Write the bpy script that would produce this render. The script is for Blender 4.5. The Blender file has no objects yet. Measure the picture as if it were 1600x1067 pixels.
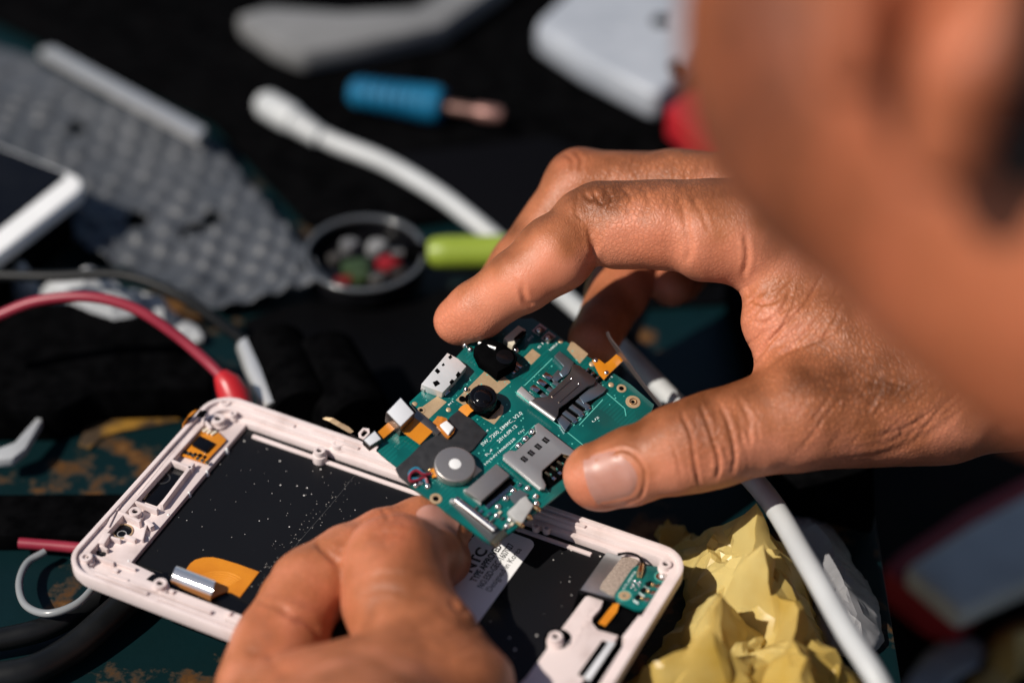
import bpy, bmesh, math, random
import numpy as np
from mathutils import Vector, Matrix
from mathutils.bvhtree import BVHTree
random.seed(7)
S = 0.001                                     # everything below is written in millimetres
scene = bpy.context.scene
C = scene.collection
# ---------------------------------------------------------------- camera, sky, sun, exposure
EL = math.radians(40)
FPX = 85/36*1600
FWD = np.array([0, math.cos(EL), -math.sin(EL)]); UP = np.array([0, math.sin(EL), math.cos(EL)]); RT = np.array([1., 0, 0])
CAM = np.array([0, 0, 60.]) - 600*FWD
cd = bpy.data.cameras.new('camera'); cam = bpy.data.objects.new('camera', cd); C.objects.link(cam)
cam.location = Vector(CAM)*S; cam.rotation_euler = (math.pi/2-EL, 0, 0)
cd.lens = 85; cd.sensor_width = 36; cd.clip_start = 0.01; cd.clip_end = 50
cd.dof.use_dof = True; cd.dof.focus_distance = 0.604; cd.dof.aperture_fstop = 4.0
scene.camera = cam
SUN_EL = math.radians(48); SUN_AZ = math.radians(207)   # direction the light comes from, counter-clockwise from +x
w = bpy.data.worlds.new('World'); scene.world = w; w.use_nodes = True
nt = w.node_tree
sky = nt.nodes.new('ShaderNodeTexSky'); sky.sky_type = 'NISHITA'; sky.sun_disc = False; sky.air_density = 0.9; sky.dust_density = 0.6
sky.sun_elevation = SUN_EL; sky.sun_rotation = math.pi/2 - SUN_AZ
nt.links.new(sky.outputs[0], nt.nodes['Background'].inputs[0]); nt.nodes['Background'].inputs[1].default_value = 0.075
sd = bpy.data.lights.new('sun', 'SUN'); sd.energy = 5.0; sd.angle = math.radians(0.6); sd.color = (1, 0.93, 0.84)
sun = bpy.data.objects.new('sun', sd); C.objects.link(sun)
sdir = Vector((math.cos(SUN_EL)*math.cos(SUN_AZ), math.cos(SUN_EL)*math.sin(SUN_AZ), math.sin(SUN_EL)))
sun.rotation_euler = sdir.to_track_quat('Z', 'Y').to_euler()
scene.view_settings.view_transform = 'Standard'; scene.view_settings.look = 'None'
scene.view_settings.exposure = 0.02; scene.view_settings.gamma = 1.0
# ---------------------------------------------------------------- helpers
def ray(px, py): return FWD + RT*(px-800)/FPX + UP*(533.5-py)/FPX
def P(px, py, d): return CAM + d*ray(px, py)                       # a measured direction at a real distance
def tb(px, py, z=0.0):                                             # ... met with the level z above the table
    r = ray(px, py); return CAM + r*((z-CAM[2])/r[2])

def mat(name, col, rough=.5, metal=0., col2=None, nscale=300, bump=0., bscale=900, spec=.5, sss=0, trans=0, coat=0, contrast=(.35,.65), ior=1.45, alpha=None, sheen=0):
    m = bpy.data.materials.new(name); m.use_nodes = True; t = m.node_tree; b = t.nodes['Principled BSDF']
    b.inputs['Base Color'].default_value = (*col, 1); b.inputs['Roughness'].default_value = rough
    b.inputs['Metallic'].default_value = metal; b.inputs['Specular IOR Level'].default_value = spec
    b.inputs['Coat Weight'].default_value = coat; b.inputs['Transmission Weight'].default_value = trans; b.inputs['IOR'].default_value = ior
    b.inputs['Sheen Weight'].default_value = sheen
    tc = t.nodes.new('ShaderNodeTexCoord')
    if col2 is not None:
        n = t.nodes.new('ShaderNodeTexNoise'); n.inputs['Scale'].default_value = nscale; n.inputs['Detail'].default_value = 6
        t.links.new(tc.outputs['Object'], n.inputs['Vector'])
        r = t.nodes.new('ShaderNodeValToRGB'); r.color_ramp.elements[0].position = contrast[0]; r.color_ramp.elements[1].position = contrast[1]
        r.color_ramp.elements[0].color = (*col, 1); r.color_ramp.elements[1].color = (*col2, 1)
        t.links.new(n.outputs['Fac'], r.inputs[0]); t.links.new(r.outputs[0], b.inputs['Base Color'])
        mr = t.nodes.new('ShaderNodeMapRange'); mr.inputs['To Min'].default_value = max(0, rough-.1); mr.inputs['To Max'].default_value = min(1, rough+.12)
        t.links.new(n.outputs['Fac'], mr.inputs['Value']); t.links.new(mr.outputs[0], b.inputs['Roughness'])
    if bump:
        n2 = t.nodes.new('ShaderNodeTexNoise'); n2.inputs['Scale'].default_value = bscale; n2.inputs['Detail'].default_value = 4
        t.links.new(tc.outputs['Object'], n2.inputs['Vector'])
        bp = t.nodes.new('ShaderNodeBump'); bp.inputs['Distance'].default_value = bump*S; bp.inputs['Strength'].default_value = 1
        t.links.new(n2.outputs['Fac'], bp.inputs['Height']); t.links.new(bp.outputs[0], b.inputs['Normal'])
    if sss:
        b.inputs['Subsurface Weight'].default_value = sss; b.inputs['Subsurface Radius'].default_value = (1, .4, .2); b.inputs['Subsurface Scale'].default_value = .002
    return m

def area2(p): return sum(p[i][0]*p[(i+1) % len(p)][1]-p[(i+1) % len(p)][0]*p[i][1] for i in range(len(p)))
class MB:
    def __init__(s): s.v = []; s.f = []
    def poly(s, pts, z0, z1):
        pts = [(p[0], p[1]) for p in pts]
        if area2(pts) < 0: pts = pts[::-1]
        n = len(pts); o = len(s.v)
        s.v += [(x, y, z0) for x, y in pts]+[(x, y, z1) for x, y in pts]
        s.f.append([o+i for i in range(n)][::-1]); s.f.append([o+n+i for i in range(n)])
        for i in range(n): j = (i+1) % n; s.f.append([o+i, o+j, o+n+j, o+n+i])
        return s
    def box(s, x0, x1, y0, y1, z0, z1): return s.poly([(x0, y0), (x1, y0), (x1, y1), (x0, y1)], z0, z1)
    def bar(s, p, q, wd, z0, z1):
        p = np.array(p[:2], float); q = np.array(q[:2], float); d = q-p; d /= np.linalg.norm(d)+1e-9; n = np.array([-d[1], d[0]])*wd/2
        return s.poly([p-n, q-n, q+n, p+n], z0, z1)
    def cyl(s, c, r, z0, z1, seg=20, r2=None):
        r2 = r if r2 is None else r2; o = len(s.v)
        for z, rr in ((z0, r), (z1, r2)):
            s.v += [(c[0]+rr*math.cos(2*math.pi*i/seg), c[1]+rr*math.sin(2*math.pi*i/seg), z) for i in range(seg)]
        s.f.append([o+i for i in range(seg)][::-1]); s.f.append([o+seg+i for i in range(seg)])
        for i in range(seg): j = (i+1) % seg; s.f.append([o+i, o+j, o+seg+j, o+seg+i])
        return s
    def ring(s, c, ro, ri, z0, z1, seg=24):
        a = [2*math.pi*i/seg for i in range(seg)]
        return s.frame([(c[0]+ro*math.cos(t), c[1]+ro*math.sin(t)) for t in a], [(c[0]+ri*math.cos(t), c[1]+ri*math.sin(t)) for t in a], z0, z1)
    def frame(s, out, inn, z0, z1):
        if area2(out) < 0: out = out[::-1]; inn = inn[::-1]
        n = len(out); o = len(s.v)
        for lst, z in ((out, z0), (out, z1), (inn, z1), (inn, z0)): s.v += [(p[0], p[1], z) for p in lst]
        for k in range(4):
            a = o+k*n; b = o+((k+1) % 4)*n
            for i in range(n): j = (i+1) % n; s.f.append([a+i, a+j, b+j, b+i])
        return s
    def dome(s, c, r, z0, h, seg=12, rings=4):
        o = len(s.v); k = 0
        for i in range(rings):
            a = math.pi/2*i/rings
            s.v += [(c[0]+r*math.cos(a)*math.cos(2*math.pi*j/seg), c[1]+r*math.cos(a)*math.sin(2*math.pi*j/seg), z0+h*math.sin(a)) for j in range(seg)]
        s.v.append((c[0], c[1], z0+h)); top = len(s.v)-1
        for i in range(rings-1):
            for j in range(seg): q = (j+1) % seg; s.f.append([o+i*seg+j, o+i*seg+q, o+(i+1)*seg+q, o+(i+1)*seg+j])
        for j in range(seg): s.f.append([o+(rings-1)*seg+j, o+(rings-1)*seg+(j+1) % seg, top])
        s.f.append([o+j for j in range(seg)][::-1])
        return s
    def tube(s, path, r, seg=12, flat=None):
        path = [np.array(p, float) for p in path]; n = len(path); rs = r if hasattr(r, '__len__') else [r]*n
        o = len(s.v); nrm = None
        for i, p in enumerate(path):
            t = path[min(i+1, n-1)]-path[max(i-1, 0)]; t /= np.linalg.norm(t)+1e-12
            if nrm is None:
                a = np.array([0, 0, 1.]) if abs(t[2]) < .9 else np.array([1., 0, 0]); nrm = np.cross(t, a)
            nrm = nrm-t*(nrm@t); nrm /= np.linalg.norm(nrm)+1e-12; bn = np.cross(t, nrm)
            fl = flat or 1.0
            s.v += [tuple(p+rs[i]*(math.cos(2*math.pi*j/seg)*nrm+fl*math.sin(2*math.pi*j/seg)*bn)) for j in range(seg)]
        for i in range(n-1):
            for j in range(seg): q = (j+1) % seg; s.f.append([o+i*seg+j, o+i*seg+q, o+(i+1)*seg+q, o+(i+1)*seg+j])
        s.f.append([o+j for j in range(seg)][::-1]); s.f.append([o+(n-1)*seg+j for j in range(seg)])
        return s
    def strip(s, A, B, th=0.15):                                    # ribbon between two 3-D edge lines, with thickness
        A = [np.array(p, float) for p in A]; B = [np.array(p, float) for p in B]; n = len(A); o = len(s.v)
        for i in range(n):
            t = A[min(i+1, n-1)]-A[max(i-1, 0)]; nn = np.cross(t, B[i]-A[i]); nn /= np.linalg.norm(nn)+1e-12; nn = nn*th/2
            s.v += [tuple(A[i]+nn), tuple(B[i]+nn), tuple(B[i]-nn), tuple(A[i]-nn)]
        for i in range(n-1):
            for k in range(4): q = (k+1) % 4; s.f.append([o+4*i+k, o+4*i+q, o+4*i+4+q, o+4*i+4+k])
        s.f.append([o, o+1, o+2, o+3][::-1]); s.f.append([o+4*n-4, o+4*n-3, o+4*n-2, o+4*n-1])
        return s
    def build(s, name, m, parent=None, bevel=0, smooth=False, seg=2):
        me = bpy.data.meshes.new(name); bm = bmesh.new()
        vs = [bm.verts.new((v[0]*S, v[1]*S, v[2]*S)) for v in s.v]
        for f in s.f:
            try: bm.faces.new([vs[i] for i in f])
            except ValueError: pass
        bmesh.ops.recalc_face_normals(bm, faces=bm.faces)
        if bevel:
            ed = [e for e in bm.edges if len(e.link_faces) == 2 and e.calc_face_angle(0) > .6]
            bmesh.ops.bevel(bm, geom=ed, offset=bevel*S, segments=seg, affect='EDGES', profile=.6, clamp_overlap=True)
        bm.to_mesh(me); bm.free()
        me.materials.append(m)
        o = bpy.data.objects.new(name, me); C.objects.link(o)
        if parent: o.parent = parent
        if smooth or bevel:
            me.polygons.foreach_set('use_smooth', [True]*len(me.polygons))
            if hasattr(me, 'set_sharp_from_angle'): me.set_sharp_from_angle(angle=math.radians(40 if not bevel else 50))
        return o
def tag(o, label, cat, group=None):
    o['label'] = label; o['category'] = cat
    if group: o['group'] = group
    return o
def structure(o): o['kind'] = 'structure'; return o
def empty(name, M=None):
    o = bpy.data.objects.new(name, None); C.objects.link(o); o.empty_display_size = .01
    if M is not None: o.matrix_world = M
    return o
def frame_matrix(o, x, y, z):
    m = Matrix.Identity(4)
    for i, a in enumerate((x, y, z)):
        for k in range(3): m[k][i] = a[k]
    for k in range(3): m[k][3] = o[k]*S
    return m
def spline(pts, n=40):                                             # Catmull-Rom
    p = [np.array(q, float) for q in pts]; p = [2*p[0]-p[1]]+p+[2*p[-1]-p[-2]]; out = []
    m = len(p)-3
    for i in range(n+1):
        u = i/n*m; k = min(int(u), m-1); t = u-k
        a, b, c, d = p[k:k+4]
        out.append(.5*(2*b+(c-a)*t+(2*a-5*b+4*c-d)*t*t+(3*b-a-3*c+d)*t**3))
    return out
def text_part(name, s, p0, p1, z, m, parent, height=None, bold=0.0, th=0.03):
    """flat lettering from p0 to p1 (2-D points on the parent's own surface)"""
    cu = bpy.data.curves.new(name, 'FONT'); cu.body = s; cu.size = 1; cu.offset = bold; cu.resolution_u = 3
    tmp = bpy.data.objects.new(name, cu); C.objects.link(tmp)
    dg = bpy.context.evaluated_depsgraph_get(); me = bpy.data.meshes.new_from_object(tmp.evaluated_get(dg))
    bpy.data.objects.remove(tmp)
    n = len(me.vertices); co = np.zeros(n*3); me.vertices.foreach_get('co', co); co = co.reshape(-1, 3)
    p0 = np.array(p0[:2]); p1 = np.array(p1[:2]); d = p1-p0; L = np.linalg.norm(d); d /= L; u = np.array([-d[1], d[0]])
    x = (co[:, 0]-co[:, 0].min())/(np.ptp(co[:, 0])+1e-9)*L
    sc = (height/0.70) if height else L/np.ptp(co[:, 0]); y = co[:, 1]*sc
    out = np.stack([p0[0]+d[0]*x+u[0]*y, p0[1]+d[1]*x+u[1]*y, np.full(n, z)], 1)*S
    me.vertices.foreach_set('co', out.ravel()); me.materials.append(m); me.name = name
    bm = bmesh.new(); bm.from_mesh(me)
    r = bmesh.ops.extrude_face_region(bm, geom=bm.faces[:])
    for v in r['geom']:
        if isinstance(v, bmesh.types.BMVert): v.co.z += th*S
    bm.to_mesh(me); bm.free()
    o = bpy.data.objects.new(name, me); C.objects.link(o); o.parent = parent
    return o
# ---------------------------------------------------------------- materials
PINK = mat('rose_plastic', (.56, .455, .43), .34, col2=(.69, .585, .565), nscale=110, bump=.03, bscale=2500, contrast=(.3, .5))
WHITE = mat('white_plastic', (.72, .72, .71), .35, col2=(.78, .78, .77), nscale=50)
CABLEW = mat('white_rubber', (.40, .41, .41), .45, col2=(.46, .47, .47), nscale=50)
BLACKG = mat('black_gloss', (.003, .003, .004), .14, col2=(.005, .005, .006), nscale=80, spec=.3)
BLACKM = mat('black_matte', (.0012, .0012, .0014), .8, col2=(.003, .003, .0033), nscale=200, bump=.03, spec=0)
BLACKT = mat('black_tape', (.012, .012, .013), .5, col2=(.02, .02, .022), nscale=500, bump=.02, sheen=.2)
STEEL = mat('steel', (.72, .71, .69), .42, .75, col2=(.62, .61, .59), nscale=150, bump=.01, bscale=1500)
TIN = mat('bright_tin', (.86, .86, .84), .4, .45, col2=(.74, .74, .73), nscale=200, bump=.01)
STEELL = mat('grey_steel', (.50, .46, .43), .4, .85, col2=(.42, .39, .36), nscale=200, bump=.006, bscale=3000)
STEELD = mat('dark_steel', (.30, .27, .245), .38, 1., col2=(.24, .22, .20), nscale=300, bump=.006, bscale=3000)
CHROME = mat('chrome_foil', (.85, .83, .82), .2, .85)
SOLDER = mat('solder', (.8, .78, .75), .18, 1.)
GOLD = mat('gold_pad', (.56, .40, .24), .42, .35, col2=(.48, .33, .19), nscale=500, bump=.01)
GOLDS = mat('gold_metal', (.75, .52, .26), .25, 1.)
FLEX = mat('orange_flex', (.62, .22, .012), .28, 0, col2=(.52, .17, .008), nscale=120, coat=.4)
FLEXT = mat('flex_trace', (.75, .34, .05), .3)
FLEXD = mat('orange_flex_deep', (.50, .17, .015), .3, 0, col2=(.38, .12, .01), nscale=600, coat=.3, bump=.02)
WSTICK = mat('white_sticker', (.62, .63, .65), .5, col2=(.56, .57, .59), nscale=150)
LABELP = mat('label_paper', (.84, .84, .84), .38, col2=(.78, .78, .78), nscale=60)
INK = mat('black_ink', (.01, .01, .01), .6)
SILK = mat('silkscreen', (.62, .72, .70), .6)
SILKG = mat('silkscreen_green', (.10, .45, .38), .5)
CREAM = mat('cream_plastic', (.62, .55, .42), .45, col2=(.66, .6, .48), nscale=200)
REDW = mat('red_wire', (.22, .014, .03), .4, col2=(.27, .022, .04), nscale=60)
BLUEW = mat('blue_wire', (.02, .18, .28), .35)
FOAM = mat('speckled_pad', (.20, .15, .12), .8, col2=(.42, .34, .28), nscale=2500, bump=.05, contrast=(.4, .6))
def pcb_mat():
    m = mat('pcb_green', (.002, .10, .088), .28, spec=.5, coat=.2); t = m.node_tree; b = t.nodes['Principled BSDF']
    tc = t.nodes.new('ShaderNodeTexCoord'); mp = t.nodes.new('ShaderNodeMapping'); t.links.new(tc.outputs['Object'], mp.inputs[0])
    br = t.nodes.new('ShaderNodeTexVoronoi'); br.distance = 'CHEBYCHEV'; br.feature = 'F1'; br.inputs['Scale'].default_value = 210
    t.links.new(mp.outputs[0], br.inputs['Vector'])
    n = t.nodes.new('ShaderNodeTexNoise'); n.inputs['Scale'].default_value = 90; n.inputs['Detail'].default_value = 3; t.links.new(tc.outputs['Object'], n.inputs['Vector'])
    r = t.nodes.new('ShaderNodeValToRGB'); r.color_ramp.interpolation = 'LINEAR'
    r.color_ramp.elements[0].position = .35; r.color_ramp.elements[0].color = (.002, .075, .070, 1)
    r.color_ramp.elements[1].position = .7; r.color_ramp.elements[1].color = (.003, .125, .112, 1)
    wv = t.nodes.new('ShaderNodeTexWave'); wv.bands_direction = 'X'; wv.inputs['Scale'].default_value = 330; wv.inputs['Distortion'].default_value = 0
    t.links.new(tc.outputs['Object'], wv.inputs['Vector'])
    mx = t.nodes.new('ShaderNodeMath'); mx.operation = 'GREATER_THAN'; mx.inputs[1].default_value = .55; t.links.new(br.outputs['Color'], mx.inputs[0])
    ml = t.nodes.new('ShaderNodeMath'); ml.operation = 'MULTIPLY'; t.links.new(mx.outputs[0], ml.inputs[0]); t.links.new(wv.outputs['Fac'], ml.inputs[1])
    ad = t.nodes.new('ShaderNodeMath'); ad.operation = 'MULTIPLY_ADD'; ad.inputs[1].default_value = .22; t.links.new(ml.outputs[0], ad.inputs[0]); t.links.new(n.outputs['Fac'], ad.inputs[2])
    t.links.new(ad.outputs[0], r.inputs[0]); t.links.new(r.outputs[0], b.inputs['Base Color'])
    bp = t.nodes.new('ShaderNodeBump'); bp.inputs['Distance'].default_value = .02*S; t.links.new(ml.outputs[0], bp.inputs['Height']); t.links.new(bp.outputs[0], b.inputs['Normal'])
    return m
PCB = pcb_mat()
def dusty_black():
    m = mat('display_back', (.006, .006, .007), .22, spec=.2); t = m.node_tree; b = t.nodes['Principled BSDF']
    tc = t.nodes.new('ShaderNodeTexCoord')
    v = t.nodes.new('ShaderNodeTexVoronoi'); v.inputs['Scale'].default_value = 420; t.links.new(tc.outputs['Object'], v.inputs['Vector'])
    n = t.nodes.new('ShaderNodeTexNoise'); n.inputs['Scale'].default_value = 35; n.inputs['Detail'].default_value = 5; t.links.new(tc.outputs['Object'], n.inputs['Vector'])
    sp = t.nodes.new('ShaderNodeMath'); sp.operation = 'LESS_THAN'; t.links.new(v.outputs['Distance'], sp.inputs[0])
    sz = t.nodes.new('ShaderNodeMapRange'); sz.inputs['From Min'].default_value = .40; sz.inputs['From Max'].default_value = .72; sz.inputs['To Min'].default_value = .03; sz.inputs['To Max'].default_value = .26
    sep = t.nodes.new('ShaderNodeSeparateColor'); t.links.new(v.outputs['Color'], sep.inputs[0])
    mu = t.nodes.new('ShaderNodeMath'); mu.operation = 'MULTIPLY'; t.links.new(sep.outputs[0], mu.inputs[0])
    t.links.new(n.outputs['Fac'], sz.inputs['Value']); t.links.new(sz.outputs[0], mu.inputs[1]); t.links.new(mu.outputs[0], sp.inputs[1])
    mix = t.nodes.new('ShaderNodeMix'); mix.data_type = 'RGBA'; mix.inputs[6].default_value = (.007, .007, .008, 1); mix.inputs[7].default_value = (.5, .48, .45, 1)
    t.links.new(sp.outputs[0], mix.inputs[0]); t.links.new(mix.outputs[2], b.inputs['Base Color'])
    mr = t.nodes.new('ShaderNodeMapRange'); mr.inputs['To Min'].default_value = .15; mr.inputs['To Max'].default_value = .5; t.links.new(n.outputs['Fac'], mr.inputs['Value']); t.links.new(mr.outputs[0], b.inputs['Roughness'])
    return m
DISPBACK = dusty_black()
# ---------------------------------------------------------------- the bench
def bench_mat():
    m = mat('bench_paint', (.002, .02, .022), .45, spec=.25); t = m.node_tree; b = t.nodes['Principled BSDF']
    tc = t.nodes.new('ShaderNodeTexCoord')
    n = t.nodes.new('ShaderNodeTexNoise'); n.inputs['Scale'].default_value = 42; n.inputs['Detail'].default_value = 8; n.inputs['Roughness'].default_value = .62
    t.links.new(tc.outputs['Object'], n.inputs['Vector'])
    n2 = t.nodes.new('ShaderNodeTexNoise'); n2.inputs['Scale'].default_value = 9; n2.inputs['Detail'].default_value = 3; t.links.new(tc.outputs['Object'], n2.inputs['Vector'])
    ad = t.nodes.new('ShaderNodeMath'); ad.operation = 'MULTIPLY_ADD'; ad.inputs[1].default_value = .35; t.links.new(n2.outputs['Fac'], ad.inputs[0]); t.links.new(n.outputs['Fac'], ad.inputs[2])
    r = t.nodes.new('ShaderNodeValToRGB'); e = r.color_ramp.elements
    e[0].position = .30; e[0].color = (.0008, .004, .005, 1); e[1].position = .55; e[1].color = (.0012, .012, .0145, 1)
    for p, c in ((.73, (.0012, .011, .013)), (.755, (.035, .028, .02)), (.795, (.08, .036, .011)), (.86, (.16, .08, .03))):
        q = r.color_ramp.elements.new(p); q.color = (*c, 1)
    t.links.new(ad.outputs[0], r.inputs[0]); t.links.new(r.outputs[0], b.inputs['Base Color'])
    bp = t.nodes.new('ShaderNodeBump'); bp.inputs['Distance'].default_value = .4*S; t.links.new(ad.outputs[0], bp.inputs['Height']); t.links.new(bp.outputs[0], b.inputs['Normal'])
    return m
structure(MB().box(-600, 96, -700, 650, -25, 0).build('bench_top', bench_mat(), bevel=2))
structure(MB().box(70, 800, -700, 650, -135, -110).build('lower_shelf', mat('shelf_dark', (.004, .0035, .003), .8, col2=(.012, .009, .007), nscale=30, spec=.1), bevel=2))
# ---------------------------------------------------------------- body surface: blended tapered limbs sampled to one mesh
class Field:
    def __init__(s, lo, hi, h):
        s.lo = np.array(lo, float); s.h = h; s.n = np.ceil((np.array(hi)-s.lo)/h).astype(int)+1
        s.F = np.full(s.n, 15., np.float32)
    def block(s, lo, hi):
        a = np.clip(np.floor((lo-s.lo)/s.h).astype(int), 0, s.n); b = np.clip(np.ceil((hi-s.lo)/s.h).astype(int)+1, 0, s.n)
        if np.any(b <= a): return None, None
        g = [((np.arange(a[i], b[i])*s.h+s.lo[i]).astype(np.float32)) for i in range(3)]
        return tuple(slice(a[i], b[i]) for i in range(3)), (g[0][:, None, None], g[1][None, :, None], g[2][None, None, :])
def smin(a, b, k):
    h = np.maximum(k-np.abs(a-b), 0)/k
    return np.minimum(a, b)-h*h*k*.25
def dist_cap(g, a, b, r1, r2, flat=None):
    X, Y, Z = g; ab = b-a; L2 = max(float(ab@ab), 1e-6)
    px, py, pz = X-a[0], Y-a[1], Z-a[2]
    if flat is not None:
        nv, fs = flat; q = px*nv[0]+py*nv[1]+pz*nv[2]; e = (fs-1)
        px = px+q*nv[0]*e; py = py+q*nv[1]*e; pz = pz+q*nv[2]*e
        abf = ab+nv*(ab@nv)*e; ab = abf; L2 = max(float(ab@ab), 1e-6)
    t = np.clip((px*ab[0]+py*ab[1]+pz*ab[2])/L2, 0, 1)
    d = np.sqrt((px-t*ab[0])**2+(py-t*ab[1])**2+(pz-t*ab[2])**2)
    return d-(r1+t*(r2-r1))
def add(fd, prims, k, kin=2.):
    """prims: list of (a, b, r1, r2[, flat]); blended among themselves by kin, to the rest by k"""
    lo = np.min([np.minimum(p[0], p[1])-max(p[2], p[3]) for p in prims], 0)-k-kin-2; hi = np.max([np.maximum(p[0], p[1])+max(p[2], p[3]) for p in prims], 0)+k+kin+2
    sl, g = fd.block(lo, hi)
    if sl is None: return
    sub = None
    for p in prims:
        d = dist_cap(g, p[0], p[1], p[2], p[3], p[4] if len(p) > 4 else None)
        sub = d if sub is None else smin(sub, d, kin)
    fd.F[sl] = smin(fd.F[sl], sub, k)
def cut(fd, prims, k):
    for p in prims:
        m = max(p[2], p[3])+k+2
        sl, g = fd.block(np.minimum(p[0], p[1])-m, np.maximum(p[0], p[1])+m)
        if sl is None: continue
        d = dist_cap(g, p[0], p[1], p[2], p[3], p[4] if len(p) > 4 else None)
        fd.F[sl] = -smin(-fd.F[sl], d, k)
def surface(fd):
    F = fd.F; inside = F < 0
    cnt = np.zeros(np.array(F.shape)-1, np.int8)
    for dx in (0, 1):
        for dy in (0, 1):
            for dz in (0, 1): cnt += inside[dx:F.shape[0]-1+dx, dy:F.shape[1]-1+dy, dz:F.shape[2]-1+dz]
    act = (cnt > 0) & (cnt < 8); idx = np.argwhere(act); vid = np.full(act.shape, -1, np.int32); vid[act] = np.arange(len(idx))
    acc = np.zeros((len(idx), 3)); num = np.zeros(len(idx))
    I = idx.T
    for ax in range(3):
        o1, o2 = [a for a in range(3) if a != ax]
        for b1 in (0, 1):
            for b2 in (0, 1):
                c0 = [I[0].copy(), I[1].copy(), I[2].copy()]; c0[o1] = c0[o1]+b1; c0[o2] = c0[o2]+b2
                c1 = [c.copy() for c in c0]; c1[ax] = c1[ax]+1
                f0 = F[tuple(c0)].astype(float); f1 = F[tuple(c1)].astype(float); s = (f0 < 0) != (f1 < 0)
                t = np.where(s, f0/(f0-f1+1e-20*(~s)+(f0 == f1)*1.), 0)
                p = np.zeros((len(idx), 3)); p[:, o1] = b1; p[:, o2] = b2; p[:, ax] = t
                acc += p*s[:, None]; num += s
    V = (idx+acc/num[:, None])*fd.h+fd.lo
    Q = []
    for ax in range(3):
        o1, o2 = [(1, 2), (2, 0), (0, 1)][ax]
        a = [slice(None)]*3; b = [slice(None)]*3; a[ax] = slice(0, -1); b[ax] = slice(1, None)
        for x in (a, b): x[o1] = slice(1, -1); x[o2] = slice(1, -1)
        s0 = inside[tuple(a)]; s1 = inside[tuple(b)]; e = np.argwhere(s0 != s1); fl = s0[tuple(e.T)]
        if len(e) == 0: continue
        e[:, o1] += 1; e[:, o2] += 1
        def cell(d1, d2): c = e.copy(); c[:, o1] += d1; c[:, o2] += d2; return vid[tuple(c.T)]
        q = np.stack([cell(-1, -1), cell(0, -1), cell(0, 0), cell(-1, 0)], 1)
        q[~fl] = q[~fl][:, ::-1]; Q.append(q)
    Q = np.concatenate(Q); Q = Q[(Q >= 0).all(1)]
    # light relaxation takes the sampling ripple out
    for _ in range(2):
        sm = np.zeros_like(V); c = np.zeros(len(V))
        for i in range(4):
            np.add.at(sm, Q[:, i], V[Q[:, (i+1) % 4]]); np.add.at(c, Q[:, i], 1)
            np.add.at(sm, Q[:, i], V[Q[:, (i-1) % 4]]); np.add.at(c, Q[:, i], 1)
        V = V*.5+.5*sm/np.maximum(c, 1)[:, None]
    return V, Q
def normals(V, Q):
    fn = np.cross(V[Q[:, 2]]-V[Q[:, 0]], V[Q[:, 3]]-V[Q[:, 1]]); N = np.zeros_like(V)
    for i in range(4): np.add.at(N, Q[:, i], fn)
    return N/(np.linalg.norm(N, axis=1, keepdims=True)+1e-12)
def project(V):
    q = V-CAM; d = q@FWD
    return 800+FPX*(q@RT)/d, 533.5-FPX*(q@UP)/d, d
def vnoise(V, scale, seed=0):                                      # cheap smooth value noise
    p = V/scale+seed*17.3; i = np.floor(p).astype(np.int64); f = p-i; f = f*f*(3-2*f); out = 0
    def hsh(a): n = a[:, 0]*374761393+a[:, 1]*668265263+a[:, 2]*2147483647; n = (n ^ (n >> 13))*1274126177; return ((n ^ (n >> 16)) & 65535)/65535.
    for dx in (0, 1):
        for dy in (0, 1):
            for dz in (0, 1):
                wgt = (f[:, 0] if dx else 1-f[:, 0])*(f[:, 1] if dy else 1-f[:, 1])*(f[:, 2] if dz else 1-f[:, 2])
                out = out+wgt*hsh(i+np.array([dx, dy, dz]))
    return out
def groove(V, N, line, depth, width, dmax=None, ripple=.25):
    """press a skin fold into the surface along a line given by its direction from the camera"""
    x, y, d = project(V); face = ((V-CAM)*N).sum(1) < 0
    L = np.array(spline([(a, b, 0) for a, b in line], 14))[:, :2]
    m = face & (x > L[:, 0].min()-25) & (x < L[:, 0].max()+25) & (y > L[:, 1].min()-25) & (y < L[:, 1].max()+25)
    if dmax: m &= d < dmax
    i = np.nonzero(m)[0]
    if len(i) == 0: return V
    p = np.stack([x[i], y[i]], 1); best = np.full(len(i), 1e9); tt = np.zeros(len(i))
    for k in range(len(L)-1):
        a, b = L[k], L[k+1]; ab = b-a; t = np.clip(((p-a)@ab)/(ab@ab+1e-9), 0, 1)
        dd = np.hypot(*(p-a-t[:, None]*ab).T); u = dd < best; best[u] = dd[u]; tt[u] = (k+t[u])/(len(L)-1)
    fade = np.clip(np.minimum(tt, 1-tt)*5, 0, 1)
    wpx = width*6.3
    disp = -depth*np.exp(-(best/wpx)**2)+ripple*depth*np.exp(-((best-2.2*wpx)/(1.1*wpx))**2)
    V = V.copy(); V[i] += N[i]*(disp*fade)[:, None]
    return V
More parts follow.
